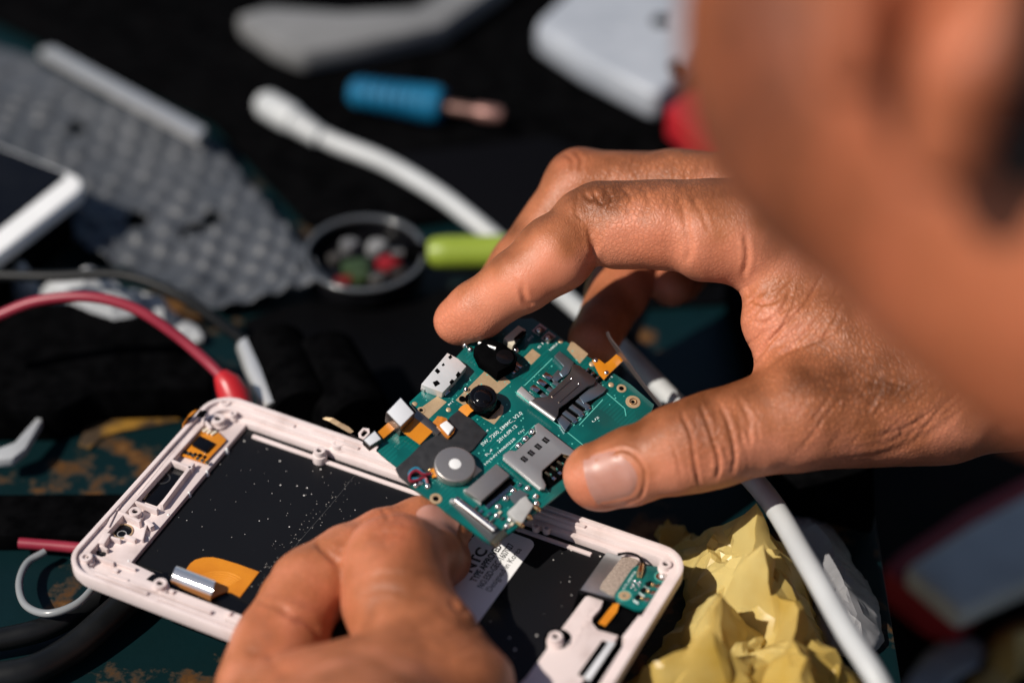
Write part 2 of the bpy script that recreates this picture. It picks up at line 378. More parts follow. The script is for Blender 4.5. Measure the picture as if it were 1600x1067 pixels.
def skin_mat():
    m = mat('skin', (.45, .2, .12), .43, spec=.4); t = m.node_tree; b = t.nodes['Principled BSDF']
    b.inputs['Subsurface Weight'].default_value = .12; b.inputs['Subsurface Radius'].default_value = (1, .38, .22); b.inputs['Subsurface Scale'].default_value = .0025
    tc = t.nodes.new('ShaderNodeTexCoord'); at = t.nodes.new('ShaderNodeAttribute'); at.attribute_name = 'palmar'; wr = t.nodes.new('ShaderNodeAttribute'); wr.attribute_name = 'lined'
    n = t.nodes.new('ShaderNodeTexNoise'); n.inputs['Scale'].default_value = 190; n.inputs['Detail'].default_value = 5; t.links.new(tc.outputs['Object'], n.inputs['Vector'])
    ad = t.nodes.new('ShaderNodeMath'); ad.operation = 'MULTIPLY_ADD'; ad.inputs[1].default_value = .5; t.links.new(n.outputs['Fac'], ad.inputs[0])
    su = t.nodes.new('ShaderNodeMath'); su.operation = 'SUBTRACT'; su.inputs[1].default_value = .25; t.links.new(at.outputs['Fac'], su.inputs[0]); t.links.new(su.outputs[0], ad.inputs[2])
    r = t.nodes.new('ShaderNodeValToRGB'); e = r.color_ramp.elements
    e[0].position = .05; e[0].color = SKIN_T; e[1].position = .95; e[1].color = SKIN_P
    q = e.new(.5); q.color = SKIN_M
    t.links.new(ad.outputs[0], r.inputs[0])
    # fine net of skin lines
    mp = t.nodes.new('ShaderNodeMapping'); mp.inputs['Rotation'].default_value = (.4, .7, .5); mp.inputs['Scale'].default_value = (1, .55, 1); t.links.new(tc.outputs['Object'], mp.inputs[0])
    nz = t.nodes.new('ShaderNodeTexNoise'); nz.inputs['Scale'].default_value = 300; t.links.new(tc.outputs['Object'], nz.inputs['Vector'])
    va = t.nodes.new('ShaderNodeVectorMath'); va.operation = 'MULTIPLY_ADD'; va.inputs[1].default_value = (.0012,)*3; t.links.new(nz.outputs['Color'], va.inputs[0]); t.links.new(mp.outputs[0], va.inputs[2])
    v = t.nodes.new('ShaderNodeTexVoronoi'); v.feature = 'DISTANCE_TO_EDGE'; v.inputs['Scale'].default_value = 900; t.links.new(va.outputs[0], v.inputs['Vector'])
    v2 = t.nodes.new('ShaderNodeTexVoronoi'); v2.feature = 'DISTANCE_TO_EDGE'; v2.inputs['Scale'].default_value = 1900; t.links.new(va.outputs[0], v2.inputs['Vector'])
    c1 = t.nodes.new('ShaderNodeMapRange'); c1.inputs['From Max'].default_value = .30; t.links.new(v.outputs['Distance'], c1.inputs['Value'])
    c2 = t.nodes.new('ShaderNodeMapRange'); c2.inputs['From Max'].default_value = .35; c2.inputs['To Max'].default_value = .5; t.links.new(v2.outputs['Distance'], c2.inputs['Value'])
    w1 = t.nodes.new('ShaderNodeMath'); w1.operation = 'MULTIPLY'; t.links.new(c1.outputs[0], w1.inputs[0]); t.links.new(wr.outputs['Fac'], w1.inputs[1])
    s1 = t.nodes.new('ShaderNodeMath'); s1.operation = 'ADD'; t.links.new(w1.outputs[0], s1.inputs[0]); pn = t.nodes.new('ShaderNodeTexNoise'); pn.inputs['Scale'].default_value = 75; pn.inputs['Detail'].default_value = 2; t.links.new(tc.outputs['Object'], pn.inputs['Vector'])
    pr = t.nodes.new('ShaderNodeMapRange'); pr.inputs['From Min'].default_value = .35; pr.inputs['From Max'].default_value = .65; pr.inputs['To Min'].default_value = .25; t.links.new(pn.outputs['Fac'], pr.inputs['Value'])
    c3 = t.nodes.new('ShaderNodeMath'); c3.operation = 'MULTIPLY'; t.links.new(c2.outputs[0], c3.inputs[0]); t.links.new(pr.outputs[0], c3.inputs[1]); t.links.new(c3.outputs[0], s1.inputs[1])
    n3 = t.nodes.new('ShaderNodeTexNoise'); n3.inputs['Scale'].default_value = 2600; n3.inputs['Detail'].default_value = 3; t.links.new(tc.outputs['Object'], n3.inputs['Vector'])
    s2 = t.nodes.new('ShaderNodeMath'); s2.operation = 'MULTIPLY_ADD'; s2.inputs[1].default_value = .5; t.links.new(n3.outputs['Fac'], s2.inputs[0]); t.links.new(s1.outputs[0], s2.inputs[2])
    bp = t.nodes.new('ShaderNodeBump'); bp.inputs['Distance'].default_value = .00017; bp.inputs['Strength'].default_value = .8
    t.links.new(s2.outputs[0], bp.inputs['Height']); t.links.new(bp.outputs[0], b.inputs['Normal'])
    # colour is multiplied darker along the fine skin lines
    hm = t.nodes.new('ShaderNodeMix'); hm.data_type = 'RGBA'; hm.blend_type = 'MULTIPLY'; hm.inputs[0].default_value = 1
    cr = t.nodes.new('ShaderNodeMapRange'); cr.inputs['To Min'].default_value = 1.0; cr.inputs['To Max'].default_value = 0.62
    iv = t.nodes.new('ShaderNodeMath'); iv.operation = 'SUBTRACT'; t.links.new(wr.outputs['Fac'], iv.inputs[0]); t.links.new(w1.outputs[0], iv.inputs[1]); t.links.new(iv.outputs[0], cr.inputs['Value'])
    sb = t.nodes.new('ShaderNodeAttribute'); sb.attribute_name = 'stubble_and_shade'
    sm = t.nodes.new('ShaderNodeMix'); sm.data_type = 'RGBA'; sm.inputs[7].default_value = (.035, .018, .011, 1); t.links.new(sb.outputs['Fac'], sm.inputs[0]); t.links.new(r.outputs[0], sm.inputs[6])  # dark tint for sideburn stubble and the painted jaw shade
    rd = t.nodes.new('ShaderNodeAttribute'); rd.attribute_name = 'flush'; rm = t.nodes.new('ShaderNodeMix'); rm.data_type = 'RGBA'; rm.inputs[7].default_value = (.47, .125, .056, 1)
    rs = t.nodes.new('ShaderNodeMath'); rs.operation = 'MULTIPLY'; t.links.new(rd.outputs['Fac'], rs.inputs[0]); t.links.new(n.outputs['Fac'], rs.inputs[1]); t.links.new(rs.outputs[0], rm.inputs[0]); t.links.new(sm.outputs[2], rm.inputs[6])
    t.links.new(rm.outputs[2], hm.inputs[6]); t.links.new(cr.outputs[0], hm.inputs[7]); t.links.new(hm.outputs[2], b.inputs['Base Color'])
    return m
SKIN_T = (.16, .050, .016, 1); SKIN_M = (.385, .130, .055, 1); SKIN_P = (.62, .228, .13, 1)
SKIN = skin_mat()
NAIL = mat('nail', (.38, .165, .115), .36, spec=.4, col2=(.47, .24, .19), nscale=120, sss=.15)
def chain(pts, flat=None):
    q = [(P(a, b, c), r) for a, b, c, r in pts]
    return [(q[i][0], q[i+1][0], q[i][1], q[i+1][1]) + ((flat,) if flat else ()) for i in range(len(q)-1)]
def ball(a, b, c, r, flat=None):
    p = P(a, b, c); return (p, p+np.array([.01, 0, 0]), r, r) + ((flat,) if flat else ())
# ---------------------------------------------------------------- the person: head, arms and both hands, one skin
person = empty('person', Matrix.Translation(Vector((330, -60, 0))*S))
tag(person, 'person leaning over the bench, head close in front, both hands working on a dismantled phone', 'person')
meshes = []            # (V, Q, palmar, lined)
# right hand -------------------------------------------------------
lo = np.array([-40, -70, 20.]); hi = np.array([150, 80, 150.])
f = Field(lo, hi, .55)
palm = chain([(1185, 372, 606, 12.5), (1600, 520, 612, 18)])+chain([(1200, 318, 627, 12.5), (1610, 520, 626, 18)])+chain([(1215, 310, 646, 12), (1620, 530, 640, 17)])+chain([(1235, 325, 661, 11), (1630, 545, 650, 15)])
palm += chain([(1600, 530, 618, 22), (1760, 545, 632, 24)])
add(f, palm, 8, 8)
add(f, chain([(1222, 555, 598, 6.5), (1216, 500, 600, 7.5), (1222, 440, 603, 8.5)])+chain([(1300, 520, 600, 13), (1450, 565, 606, 18)]), 7, 7)
# thumb
add(f, chain([(1110, 688, 585, 11.2), (1250, 648, 590, 13.2), (1450, 605, 602, 18), (1600, 575, 612, 21)]), 8, 4)
add(f, chain([(931, 741, 587, 7.8), (985, 729, 586, 9.2), (1060, 703, 585, 10.6), (1110, 690, 585, 11)])+[ball(940, 750, 589, 7.6)], 3.2, 2.5)
add(f, chain([(1330, 655, 592, 10), (1480, 640, 600, 12)]), 6, 4)
# pinky, ring, middle, index from the far side to the near side
add(f, chain([(1235, 330, 662, 9.5), (1085, 395, 672, 8), (1060, 430, 662, 7), (1050, 445, 650, 6.2)]), 3, 3)
add(f, chain([(1215, 320, 648, 10.5), (1010, 345, 656, 9)])+chain([(1005, 350, 656, 8.8), (965, 455, 645, 7.8), (928, 530, 632, 6.8)]), 3, 3)
add(f, chain([(1200, 306, 628, 11.5), (1060, 296, 632, 10), (908, 290, 635, 9.2)])+chain([(906, 291, 635, 9.2), (818, 412, 632, 8), (765, 480, 630, 7)]), 2.5, 3)
add(f, chain([(1165, 368, 603, 12.2), (1105, 368, 603, 11.6)])+chain([(1040, 356, 605, 10.9), (965, 354, 608, 10.6)])+chain([(1180, 345, 604, 11), (940, 336, 609, 8.2)]), 2.6, 2.2)
add(f, chain([(920, 352, 609, 8.6), (868, 397, 606, 9.3), (822, 432, 606, 8.6)])+chain([(930, 336, 609, 7.8), (915, 345, 609, 8)])+chain([(800, 446, 608, 8), (745, 484, 612, 7.4), (716, 500, 614, 6.4)]), 1.8, 2.4)
V, Q = surface(f); N = normals(V, Q)
V = V+N*((vnoise(V, 9, 1)-.5)*.7+(vnoise(V, 4, 2)-.5)*.28)[:, None]; N = normals(V, Q)
fold = [  # thumb joint, web and thenar, finger folds
 ([(1062, 640), (1080, 680), (1086, 725), (1094, 765)], .85, .42), ([(1092, 628), (1109, 672), (1123, 720), (1118, 752)], .95, .42), ([(1118, 622), (1138, 660), (1148, 710), (1142, 745)], .5, .5),
 ([(1048, 690), (1058, 715), (1066, 750)], .3, .4), ([(1150, 615), (1168, 650), (1172, 690)], .3, .5),
 ([(1160, 432), (1178, 470), (1210, 470), (1235, 440)], .45, .5), ([(1162, 495), (1195, 505), (1225, 480), (1240, 430)], .4, .5), ([(1170, 575), (1205, 530), (1255, 480), (1290, 420)], .6, .45), ([(945, 712), (972, 702), (996, 714), (1009, 740), (1003, 772), (990, 784)], .45, .38), ([(922, 716), (945, 710), (968, 702)], .35, .35), ([(936, 792), (965, 790), (996, 780)], .35, .4),
 ([(1180, 585), (1240, 540), (1300, 470), (1320, 420)], .35, .5), ([(1200, 560), (1280, 530), (1340, 500)], .3, .5),
 ([(1163, 360), (1168, 400), (1160, 436)], .6, .6), ([(1060, 300), (1072, 350), (1078, 390), (1068, 416)], .35, .8), ([(1075, 300), (1095, 330), (1110, 370)], .18, .5),
 ([(921, 405), (930, 385), (922, 352)], .45, .7), ([(938, 415), (925, 385), (918, 350)], .35, .5), ([(815, 440), (822, 470), (836, 478)], .5, .6), ([(800, 430), (812, 452), (820, 480)], .2, .5),
 ([(910, 300), (925, 312), (935, 300)], .35, .5), ([(925, 296), (940, 318), (950, 296)], .4, .5), ([(945, 292), (955, 312), (950, 330)], .3, .5), ([(968, 290), (985, 310), (980, 340)], .25, .6), ([(1000, 288), (1015, 315), (1005, 345)], .2, .6),
 ([(905, 300), (900, 330), (912, 345)], .25, .5), ([(880, 240), (895, 250), (892, 268)], .3, .5), ([(895, 236), (908, 250), (905, 270)], .3, .5),
]
rg = random.Random(11)
for i in range(64):     # short creases fanning across the base of the thumb
    a = rg.random(); c = rg.random(); x0 = 1215+a*250+c*20; y0 = 715-a*25-c*95; t = math.radians(-58+a*14+rg.uniform(-9, 9)); ln = rg.uniform(28, 75); bend = rg.uniform(-7, 7)
    fold.append(([(x0, y0), (x0+.5*ln*math.cos(t)+bend, y0+.5*ln*math.sin(t)), (x0+ln*math.cos(t), y0+ln*math.sin(t))], rg.uniform(.06, .24), rg.uniform(.28, .5)))
for i in range(46):     # and the cross lines that break them into a net
    x0 = rg.uniform(1190, 1440); y0 = rg.uniform(560, 700)-(x0-1190)*.12; t = math.radians(rg.uniform(5, 40)); ln = rg.uniform(18, 45)
    fold.append(([(x0, y0), (x0+.5*ln*math.cos(t), y0+.5*ln*math.sin(t)+rg.uniform(-4, 4)), (x0+ln*math.cos(t), y0+ln*math.sin(t))], rg.uniform(.05, .13), rg.uniform(.25, .4)))
for i in range(34):     # lines across the web between thumb and finger
    x0 = rg.uniform(1190, 1340); y0 = rg.uniform(410, 520); t = math.radians(rg.uniform(112, 150)); ln = rg.uniform(25, 80)
    fold.append(([(x0, y0), (x0+.5*ln*math.cos(t)+4, y0+.5*ln*math.sin(t)), (x0+ln*math.cos(t), y0+ln*math.sin(t))], rg.uniform(.07, .26), rg.uniform(.26, .42)))
for i in range(9):      # long folds under the heel of the thumb
    a = i/8; fold.append(([(1285+a*40, 722-a*34), (1370+a*50, 716-a*52), (1460+a*40, 680-a*70), (1520+a*30, 630-a*70)], .14+.12*((i*5) % 3)/2, .45))
for i in range(40):     # back of the index and middle fingers: fine slanting lines
    x0 = rg.uniform(950, 1130); y0 = rg.choice((rg.uniform(288, 318), rg.uniform(240, 262))); t = math.radians(rg.uniform(58, 80)); ln = rg.uniform(16, 42)
    fold.append(([(x0, y0), (x0-.5*ln*math.cos(t), y0+.5*ln*math.sin(t)+2), (x0-ln*math.cos(t), y0+ln*math.sin(t))], rg.uniform(.06, .16), rg.uniform(.3, .5)))
for i in range(26):     # thumb joint
    x0 = rg.uniform(1050, 1180); y0 = rg.uniform(625, 690); ln = rg.uniform(25, 60); t = math.radians(rg.uniform(66, 88))
    fold.append(([(x0, y0), (x0+.5*ln*math.cos(t)+3, y0+.5*ln*math.sin(t)), (x0+ln*math.cos(t), y0+ln*math.sin(t))], rg.uniform(.06, .2), rg.uniform(.28, .45)))
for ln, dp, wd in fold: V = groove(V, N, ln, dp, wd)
N = normals(V, Q)
x, y, d = project(V)
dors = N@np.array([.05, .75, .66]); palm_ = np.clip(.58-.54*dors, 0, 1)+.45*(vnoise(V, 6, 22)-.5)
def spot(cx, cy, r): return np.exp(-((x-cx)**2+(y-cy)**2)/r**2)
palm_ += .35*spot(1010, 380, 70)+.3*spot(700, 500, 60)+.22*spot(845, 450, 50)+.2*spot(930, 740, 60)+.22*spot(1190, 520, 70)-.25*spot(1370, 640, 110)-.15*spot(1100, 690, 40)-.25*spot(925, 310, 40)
lined = np.clip(.3+.7*spot(1340, 610, 130)+.5*spot(1100, 690, 60)+.3*spot(1040, 265, 100)+.3*spot(960, 320, 60)+.1*spot(1210, 500, 70)-.5*spot(840, 440, 70)-.3*spot(960, 720, 60), 0, 1)
flush = .9*spot(1010, 395, 60)+.9*spot(705, 510, 50)+.8*spot(850, 460, 55)+.8*spot(925, 770, 45)+.5*spot(1125, 410, 50)+.6*spot(1190, 520, 45)+.5*spot(1090, 700, 40)+.5*spot(890, 250, 30)
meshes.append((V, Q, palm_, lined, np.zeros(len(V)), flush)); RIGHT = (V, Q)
# left hand --------------------------------------------------------
f = Field([-100, -215, 2], [40, 0, 100], .65)
add(f, chain([(520, 1230, 520, 21), (560, 1330, 500, 24)])+chain([(430, 1120, 552, 13.5), (520, 1230, 520, 20)])+chain([(560, 1120, 540, 13), (600, 1230, 512, 18)])+chain([(500, 1090, 546, 11), (540, 1170, 530, 14)]), 8, 9)
add(f, chain([(412, 1120, 572, 11), (446, 1010, 598, 8.6), (545, 940, 606, 7.5)]), 4, 3)
add(f, chain([(455, 1140, 575, 11), (520, 1030, 600, 8), (600, 960, 603, 7)]), 3, 3)
add(f, chain([(420, 1075, 562, 12.6), (440, 1000, 569, 10.6), (482, 918, 577, 9.6)])+chain([(494, 912, 578, 9.6), (545, 878, 583, 8.8), (604, 848, 587, 8.4)])+chain([(604, 848, 587, 8.2), (660, 826, 589, 7.6), (698, 818, 592, 6.6)]), 3.5, 2.4)
add(f, chain([(600, 1190, 532, 19), (648, 1030, 556, 13.8)]), 8, 3)
add(f, chain([(648, 1030, 556, 13.4), (621, 940, 566, 12.5), (620, 884, 573, 11.9)])+chain([(620, 880, 574, 11.2), (660, 872, 583, 9.0), (686, 878, 591, 7.6)])+[ball(618, 872, 570, 9.8)], 1.6, 3)
add(f, chain([(690, 1010, 558, 8.5), (722, 1075, 551, 12)]), 9, 3)
add(f, chain([(545, 1060, 550, 7.5), (590, 1070, 545, 8.5)]), 6, 4)
V, Q = surface(f); N = normals(V, Q)
V = V+N*((vnoise(V, 9, 4)-.5)*1.1+(vnoise(V, 4, 5)-.5)*.45)[:, None]; N = normals(V, Q)
for ln, dp, wd in [([(492, 845), (510, 862), (535, 885)], .8, .8), ([(505, 842), (522, 858), (545, 868)], .3, .6), ([(430, 950), (470, 962), (515, 985)], .9, .9), ([(596, 792), (604, 804), (606, 815)], .4, .5), ([(700, 935), (722, 955), (730, 950)], .8, .8), ([(712, 965), (740, 980), (748, 972)], .6, .8), ([(380, 1010), (400, 1020), (425, 1016)], .3, .8), ([(560, 930), (600, 920), (640, 930)], .2, .7), ([(585, 818), (612, 812), (640, 818)], .3, .6), ([(575, 840), (612, 832), (655, 842)], .25, .6), ([(560, 905), (610, 895), (660, 908)], .18, .6), ([(400, 935), (425, 945), (450, 948)], .35, .6), ([(640, 980), (690, 990), (725, 985)], .3, .7), ([(650, 1010), (700, 1020), (745, 1012)], .3, .7), ([(452, 968), (480, 975), (506, 1000)], .5, .7), ([(420, 1010), (430, 1040), (460, 1060)], .3, 1.2)]:
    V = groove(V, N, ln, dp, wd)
N = normals(V, Q); x, y, d = project(V)
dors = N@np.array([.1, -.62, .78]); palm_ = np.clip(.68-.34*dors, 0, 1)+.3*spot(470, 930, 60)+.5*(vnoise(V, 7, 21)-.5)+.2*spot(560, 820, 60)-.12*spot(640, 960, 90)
lined = np.clip(.3+.5*spot(740, 980, 50)+.3*spot(620, 830, 50), 0, 1)
flush = .8*spot(500, 930, 55)+.7*spot(600, 820, 50)+.6*spot(440, 1030, 50)+.6*spot(620, 830, 40)+.5*spot(400, 960, 40)
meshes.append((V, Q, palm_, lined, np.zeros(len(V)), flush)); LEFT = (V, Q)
# head: laid out in the head's own neighbourhood, x right, y up the view, z towards the viewer
H0 = P(800, 533.5, 362); HS = 362/405
def hp(x, y, z): return H0+HS*(x*RT+y*UP-z*FWD)
def hc(a, b, r1, r2, flat=None): return (hp(*a), hp(*b), r1*HS, r2*HS)+((flat,) if flat else ())
f = Field([-5, -310, 130], [215, 0, 380], 1.5)
add(f, [hc((112, 96, -34), (128, 112, -26), 72, 74)], 5)
add(f, [hc((71, 60, -40), (84, 86, -46), 37, 47)], 16)                       # cheek and upper jaw
add(f, [hc((78, 48, -36), (110, 26, -34), 43, 44)], 14)                      # jaw running back into the neck
add(f, [hc((110, 27, -34), (215, 17, -44), 46, 53)], 14)                    # neck
add(f, [hc((72, 50, -82), (80, 34, -86), 18, 16)], 14)                       # mouth and chin on the far side
add(f, [hc((60, 74, -92), (57, 62, -102), 7, 9)], 9)                         # nose
add(f, [hc((64, 96, -84), (74, 102, -78), 14, 14)], 10)                       # brow
cut(f, [hc((60, 84, -96), (63, 84, -86), 7, 7)], 6)                          # eye socket
# ear: rim, bowl and lobe standing off the side of the head
earn = hp(-.35, .1, 1)-hp(0, 0, 0); earn /= np.linalg.norm(earn)
add(f, [hc((60, 62, 14), (64, 90, 18), 13, 15, (earn, 1.6))], 6)
add(f, [hc((54, 44, 20), (54, 66, 24), 6, 7), hc((54, 66, 24), (53, 104, 26), 6.5, 6)], 4)
add(f, [hc((69, 31, 20), (71, 46, 27), 7.5, 8)], 5)
add(f, [hc((72, 44, 29), (75, 66, 36), 6, 6), hc((75, 66, 36), (75, 96, 38), 6, 5.5), hc((75, 96, 38), (62, 110, 33), 5.5, 5)], 4)
cut(f, [hc((63, 52, 36), (64, 98, 42), 7.5, 8.5)], 4)
V, Q = surface(f); N = normals(V, Q)
V = V+N*((vnoise(V, 14, 8)-.5)*1.2)[:, None]; HEAD = f
q = (V-H0)/HS; X = q@RT; Y = q@UP; Z = -(q@FWD)
tone = np.clip(.12+.25*(vnoise(V, 30, 3)-.5)+.5*np.clip((X-46)/18, 0, 1), 0, 1)  # head's light and shade put into skin colour: cheek darker, ear side lighter
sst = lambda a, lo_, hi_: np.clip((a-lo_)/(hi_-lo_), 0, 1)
stub_and_shade = sst(X, 33, 39)*(1-sst(X, 43, 52))*sst(Y, 30, 50)*sst(Z, -62, -40)*.95+.62*(1-sst(X, 46, 86))*(1-sst(Y, 38, 62))  # sideburn stubble, plus shade painted into the jaw and lower cheek
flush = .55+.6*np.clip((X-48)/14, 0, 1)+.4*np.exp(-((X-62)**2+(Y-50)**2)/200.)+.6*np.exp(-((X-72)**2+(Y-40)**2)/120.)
stub_and_shade = np.minimum(stub_and_shade, .95)
meshes.append((V, Q, tone, np.full(len(V), .2), stub_and_shade*(.7+.6*vnoise(V, 2.0, 9)), flush))
# arms -------------------------------------------------------------
f = Field([-90, -430, -2], [470, 80, 330], 4.)
rw = P(1700, 543, 628); lw = P(556, 1330, 500)
re = np.array([330, 20, 60.]); rs = np.array([385, -130, 245.]); le = np.array([140, -345, 60.]); ls = np.array([330, -310, 225.])
add(f, chain([(1640, 534, 622, 22.5), (1760, 545, 632, 24)])+[(rw, re, 24.5, 40), (re, rs, 42, 52)], 10, 9)
add(f, chain([(535, 1268, 512, 22), (560, 1330, 500, 24)])+chain([(500, 1205, 527, 18.6), (520, 1230, 520, 20)])+chain([(592, 1208, 517, 17), (600, 1230, 512, 18)])+[(lw, le, 24, 39), (le, ls, 41, 52)], 10, 9)
add(f, [(hp(205, 12, -40), np.array([370, -210, 230.]), 57, 66)], 20)
V, Q = surface(f); N = normals(V, Q); left_ = V[:, 0] < 190-.3*(V[:, 1]+150); left_ &= V[:, 1] < -90
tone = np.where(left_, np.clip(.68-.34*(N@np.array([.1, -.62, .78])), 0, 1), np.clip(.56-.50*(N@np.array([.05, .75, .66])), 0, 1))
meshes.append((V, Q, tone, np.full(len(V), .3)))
# one mesh
off = 0; VV = []; QQ = []; PA = []; LI = []
ST = []; FL = []
for V, Q, a, b, *more in meshes:
    VV.append(V); QQ.append(Q+off); PA.append(a); LI.append(b); off += len(V)
    ST.append(more[0] if more else np.zeros(len(V))); FL.append(more[1] if len(more) > 1 else np.zeros(len(V)))
VV = (np.concatenate(VV)-np.array([330, -60, 0]))*S; QQ = np.concatenate(QQ); PA = np.concatenate(PA); LI = np.concatenate(LI)
def mesh_np(name, V, Q, m, parent):
    me = bpy.data.meshes.new(name); me.vertices.add(len(V)); me.vertices.foreach_set('co', V.astype(np.float32).ravel())
    me.loops.add(Q.size); me.loops.foreach_set('vertex_index', Q.astype(np.int32).ravel()); me.polygons.add(len(Q))
    me.polygons.foreach_set('loop_start', np.arange(0, Q.size, Q.shape[1], dtype=np.int32))
    me.polygons.foreach_set('use_smooth', np.ones(len(Q), bool)); me.update(calc_edges=True); me.validate()
    me.materials.append(m); o = bpy.data.objects.new(name, me); C.objects.link(o); o.parent = parent; return o
body = mesh_np('body', VV, QQ, SKIN, person)
for nm, arr in (('palmar', PA), ('lined', LI), ('stubble_and_shade', np.concatenate(ST)), ('flush', np.concatenate(FL))):
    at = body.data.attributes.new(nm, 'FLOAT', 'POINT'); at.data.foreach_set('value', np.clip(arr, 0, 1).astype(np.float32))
PO = np.array([330, -60, 0])
# hair: cropped, behind the ear and in front of it down the sideburn
def hair():
    f2 = Field([-5, -310, 130], [215, 0, 380], 1.5); f2.F = HEAD.F-2.2
    g = np.stack(np.meshgrid(*[np.arange(f2.n[i])*f2.h+f2.lo[i] for i in range(3)], indexing='ij'), -1).astype(np.float32)
    r = (g-H0)/HS; X = r@RT; Y = r@UP; Z = -(r@FWD); del g, r
    back = 25-Y; back = np.maximum(back, 76-X)                 # behind the ear, above the nape
    burn = np.maximum(np.maximum(35-X, X-48), 44-Y)                            # sideburn
    crown = 122-Y
    reg = np.minimum(back, crown)+((np.sin(X*.9)+np.sin(Y*1.1+Z*.7))*1.2).astype(np.float32)
    ear = np.maximum(np.maximum(46-X, X-77), np.maximum(24-Y, Y-112)); reg = np.maximum(reg, -ear-0)*1.0
    f2.F = np.maximum(f2.F, reg.astype(np.float32)*.8)
    V, Q = surface(f2); N = normals(V, Q)
    V = V+N*((vnoise(V, 3.2, 5)-.4)*2.2)[:, None]
    return mesh_np('hair', (V-PO)*S, Q, mat('black_hair', (.008, .006, .005), .45, col2=(.02, .014, .01), nscale=900, bump=.4, bscale=700), person)
hair()
# finger nails -----------------------------------------------------
def nail(mesh, c, ax, side, L, W, name='fingernail', lift=.25):
    """c centre of the nail, ax towards the tip, side across, all in mm; laid on the finger and arched"""
    V, Q = mesh; bv = BVHTree.FromPolygons([tuple(v) for v in V], [tuple(q) for q in Q])
    ax = ax/np.linalg.norm(ax); side = side-ax*(side@ax); side /= np.linalg.norm(side); up = np.cross(ax, side)
    if up@(CAM-c) < 0: up = -up
    nu, nv = 15, 13; grid = {}
    for i in range(nu):
        for j in range(nv):
            u = -1+2*i/(nu-1); v = -1+2*j/(nv-1)
            vv = v*(1-.16*max(0, -u)**3)
            uu = u*(1-v*v*(.14 if u > 0 else .5))
            p = c+ax*uu*L/2+side*vv*W/2
            h = bv.ray_cast(Vector(p+up*14), Vector(-up))
            q = np.array(h[0]) if h[0] else p
            edge = min(1, (1-abs(v))*4)*min(1, (u+1)*3)
            grid[i, j] = q+up*(lift*edge-.08+.35*max(0, u-.75))
    mb = MB()
    for i in range(nu):
        for j in range(nv): mb.v.append(tuple(grid[i, j]-PO))
    o = len(mb.v)
    for i in range(nu):
        for j in range(nv): mb.v.append(tuple(grid[i, j]-PO-up*.45))
    idx = lambda i, j: i*nv+j
    for i in range(nu-1):
        for j in range(nv-1):
            mb.f.append([idx(i, j), idx(i+1, j), idx(i+1, j+1), idx(i, j+1)]); mb.f.append([o+idx(i, j), o+idx(i, j+1), o+idx(i+1, j+1), o+idx(i+1, j)])
    for i in range(nu-1):
        for j in (0, nv-1): mb.f.append([idx(i, j), idx(i+1, j), o+idx(i+1, j), o+idx(i, j)])
    for j in range(nv-1):
        for i in (0, nu-1): mb.f.append([idx(i, j), idx(i, j+1), o+idx(i, j+1), o+idx(i, j)])
    return mb.build(name, NAIL, person, smooth=True)
nail(RIGHT, P(958, 748, 578), P(900, 768, 580)-P(1000, 738, 578), P(950, 790, 582)-P(965, 710, 578), 13, 12)
nail(LEFT, P(680, 812, 584), P(716, 818, 590)-P(648, 800, 584), P(688, 826, 586)-P(676, 796, 586), 12, 7.5)
# dark shirt on the shoulders, outside the picture on the right
f = Field([200, -460, 120], [560, 60, 420], 5.)
add(f, [(np.array([380, -210, 235.]), np.array([520, -200, 210.]), 85, 120), (np.array([375, -130, 245.]), np.array([350, -70, 170.]), 60, 56), (np.array([345, -300, 230.]), np.array([270, -325, 160.]), 60, 56)], 12, 30)
V, Q = surface(f); mesh_np('shirt', (V-PO)*S, Q, mat('dark_shirt', (.02, .022, .03), .9, col2=(.03, .032, .04), nscale=200, bump=.3, bscale=900), person)
# ---------------------------------------------------------------- the opened phone (x along it, y across it, z up; z = 0 is its rim)
PA0 = tb(338, 610, 28); paz = math.radians(-26.5)
PX = np.array([math.cos(paz), math.sin(paz), 0]); PY = np.array([-math.sin(paz), math.cos(paz), 0]); PZ = np.array([0, 0, 1.])
phone = empty('phone_chassis', frame_matrix(PA0, PX, PY, PZ))
tag(phone, 'opened rose coloured phone chassis with black display back and white sticker under the circuit board', 'phone')
def ph(px, py, z=0.0):
    q = tb(px, py, 28+z)-PA0; return (q@PX, q@PY)
def php(pts, z): return [ph(a, b, z) for a, b in pts]
def rrect(x0, x1, y0, y1, r, n=8):
    out = []
    for cx, cy, a0 in ((x1-r, y1-r, 0), (x0+r, y1-r, 90), (x0+r, y0+r, 180), (x1-r, y0+r, 270)):
        out += [(cx+r*math.cos(math.radians(a0+90*i/n)), cy+r*math.sin(math.radians(a0+90*i/n))) for i in range(n+1)]
    return out
L_, W_ = 136., 72.
m = MB().frame(rrect(0, L_, -W_, 0, 7.6), rrect(1.2, L_-1.2, -W_+1.2, -1.2, 6.4), -3.3, 0).frame(rrect(.8, L_-.8, -W_+.8, -.8, 6.8), rrect(2.2, L_-2.2, -W_+2.2, -2.2, 5.6), -4.9, -3.2)
m.frame(rrect(1.1, L_-1.1, -W_+1.1, -1.1, 6.5), rrect(3.4, L_-3.4, -W_+3.4, -3.4, 4.6), -4.92, -1.1)
m.build('frame', PINK, phone, bevel=.22)
MB().poly(rrect(1.3, L_-1.3, -W_+1.3, -1.3, 6.4), -5.6, -4.93).build('front_glass', BLACKG, phone, bevel=.25)
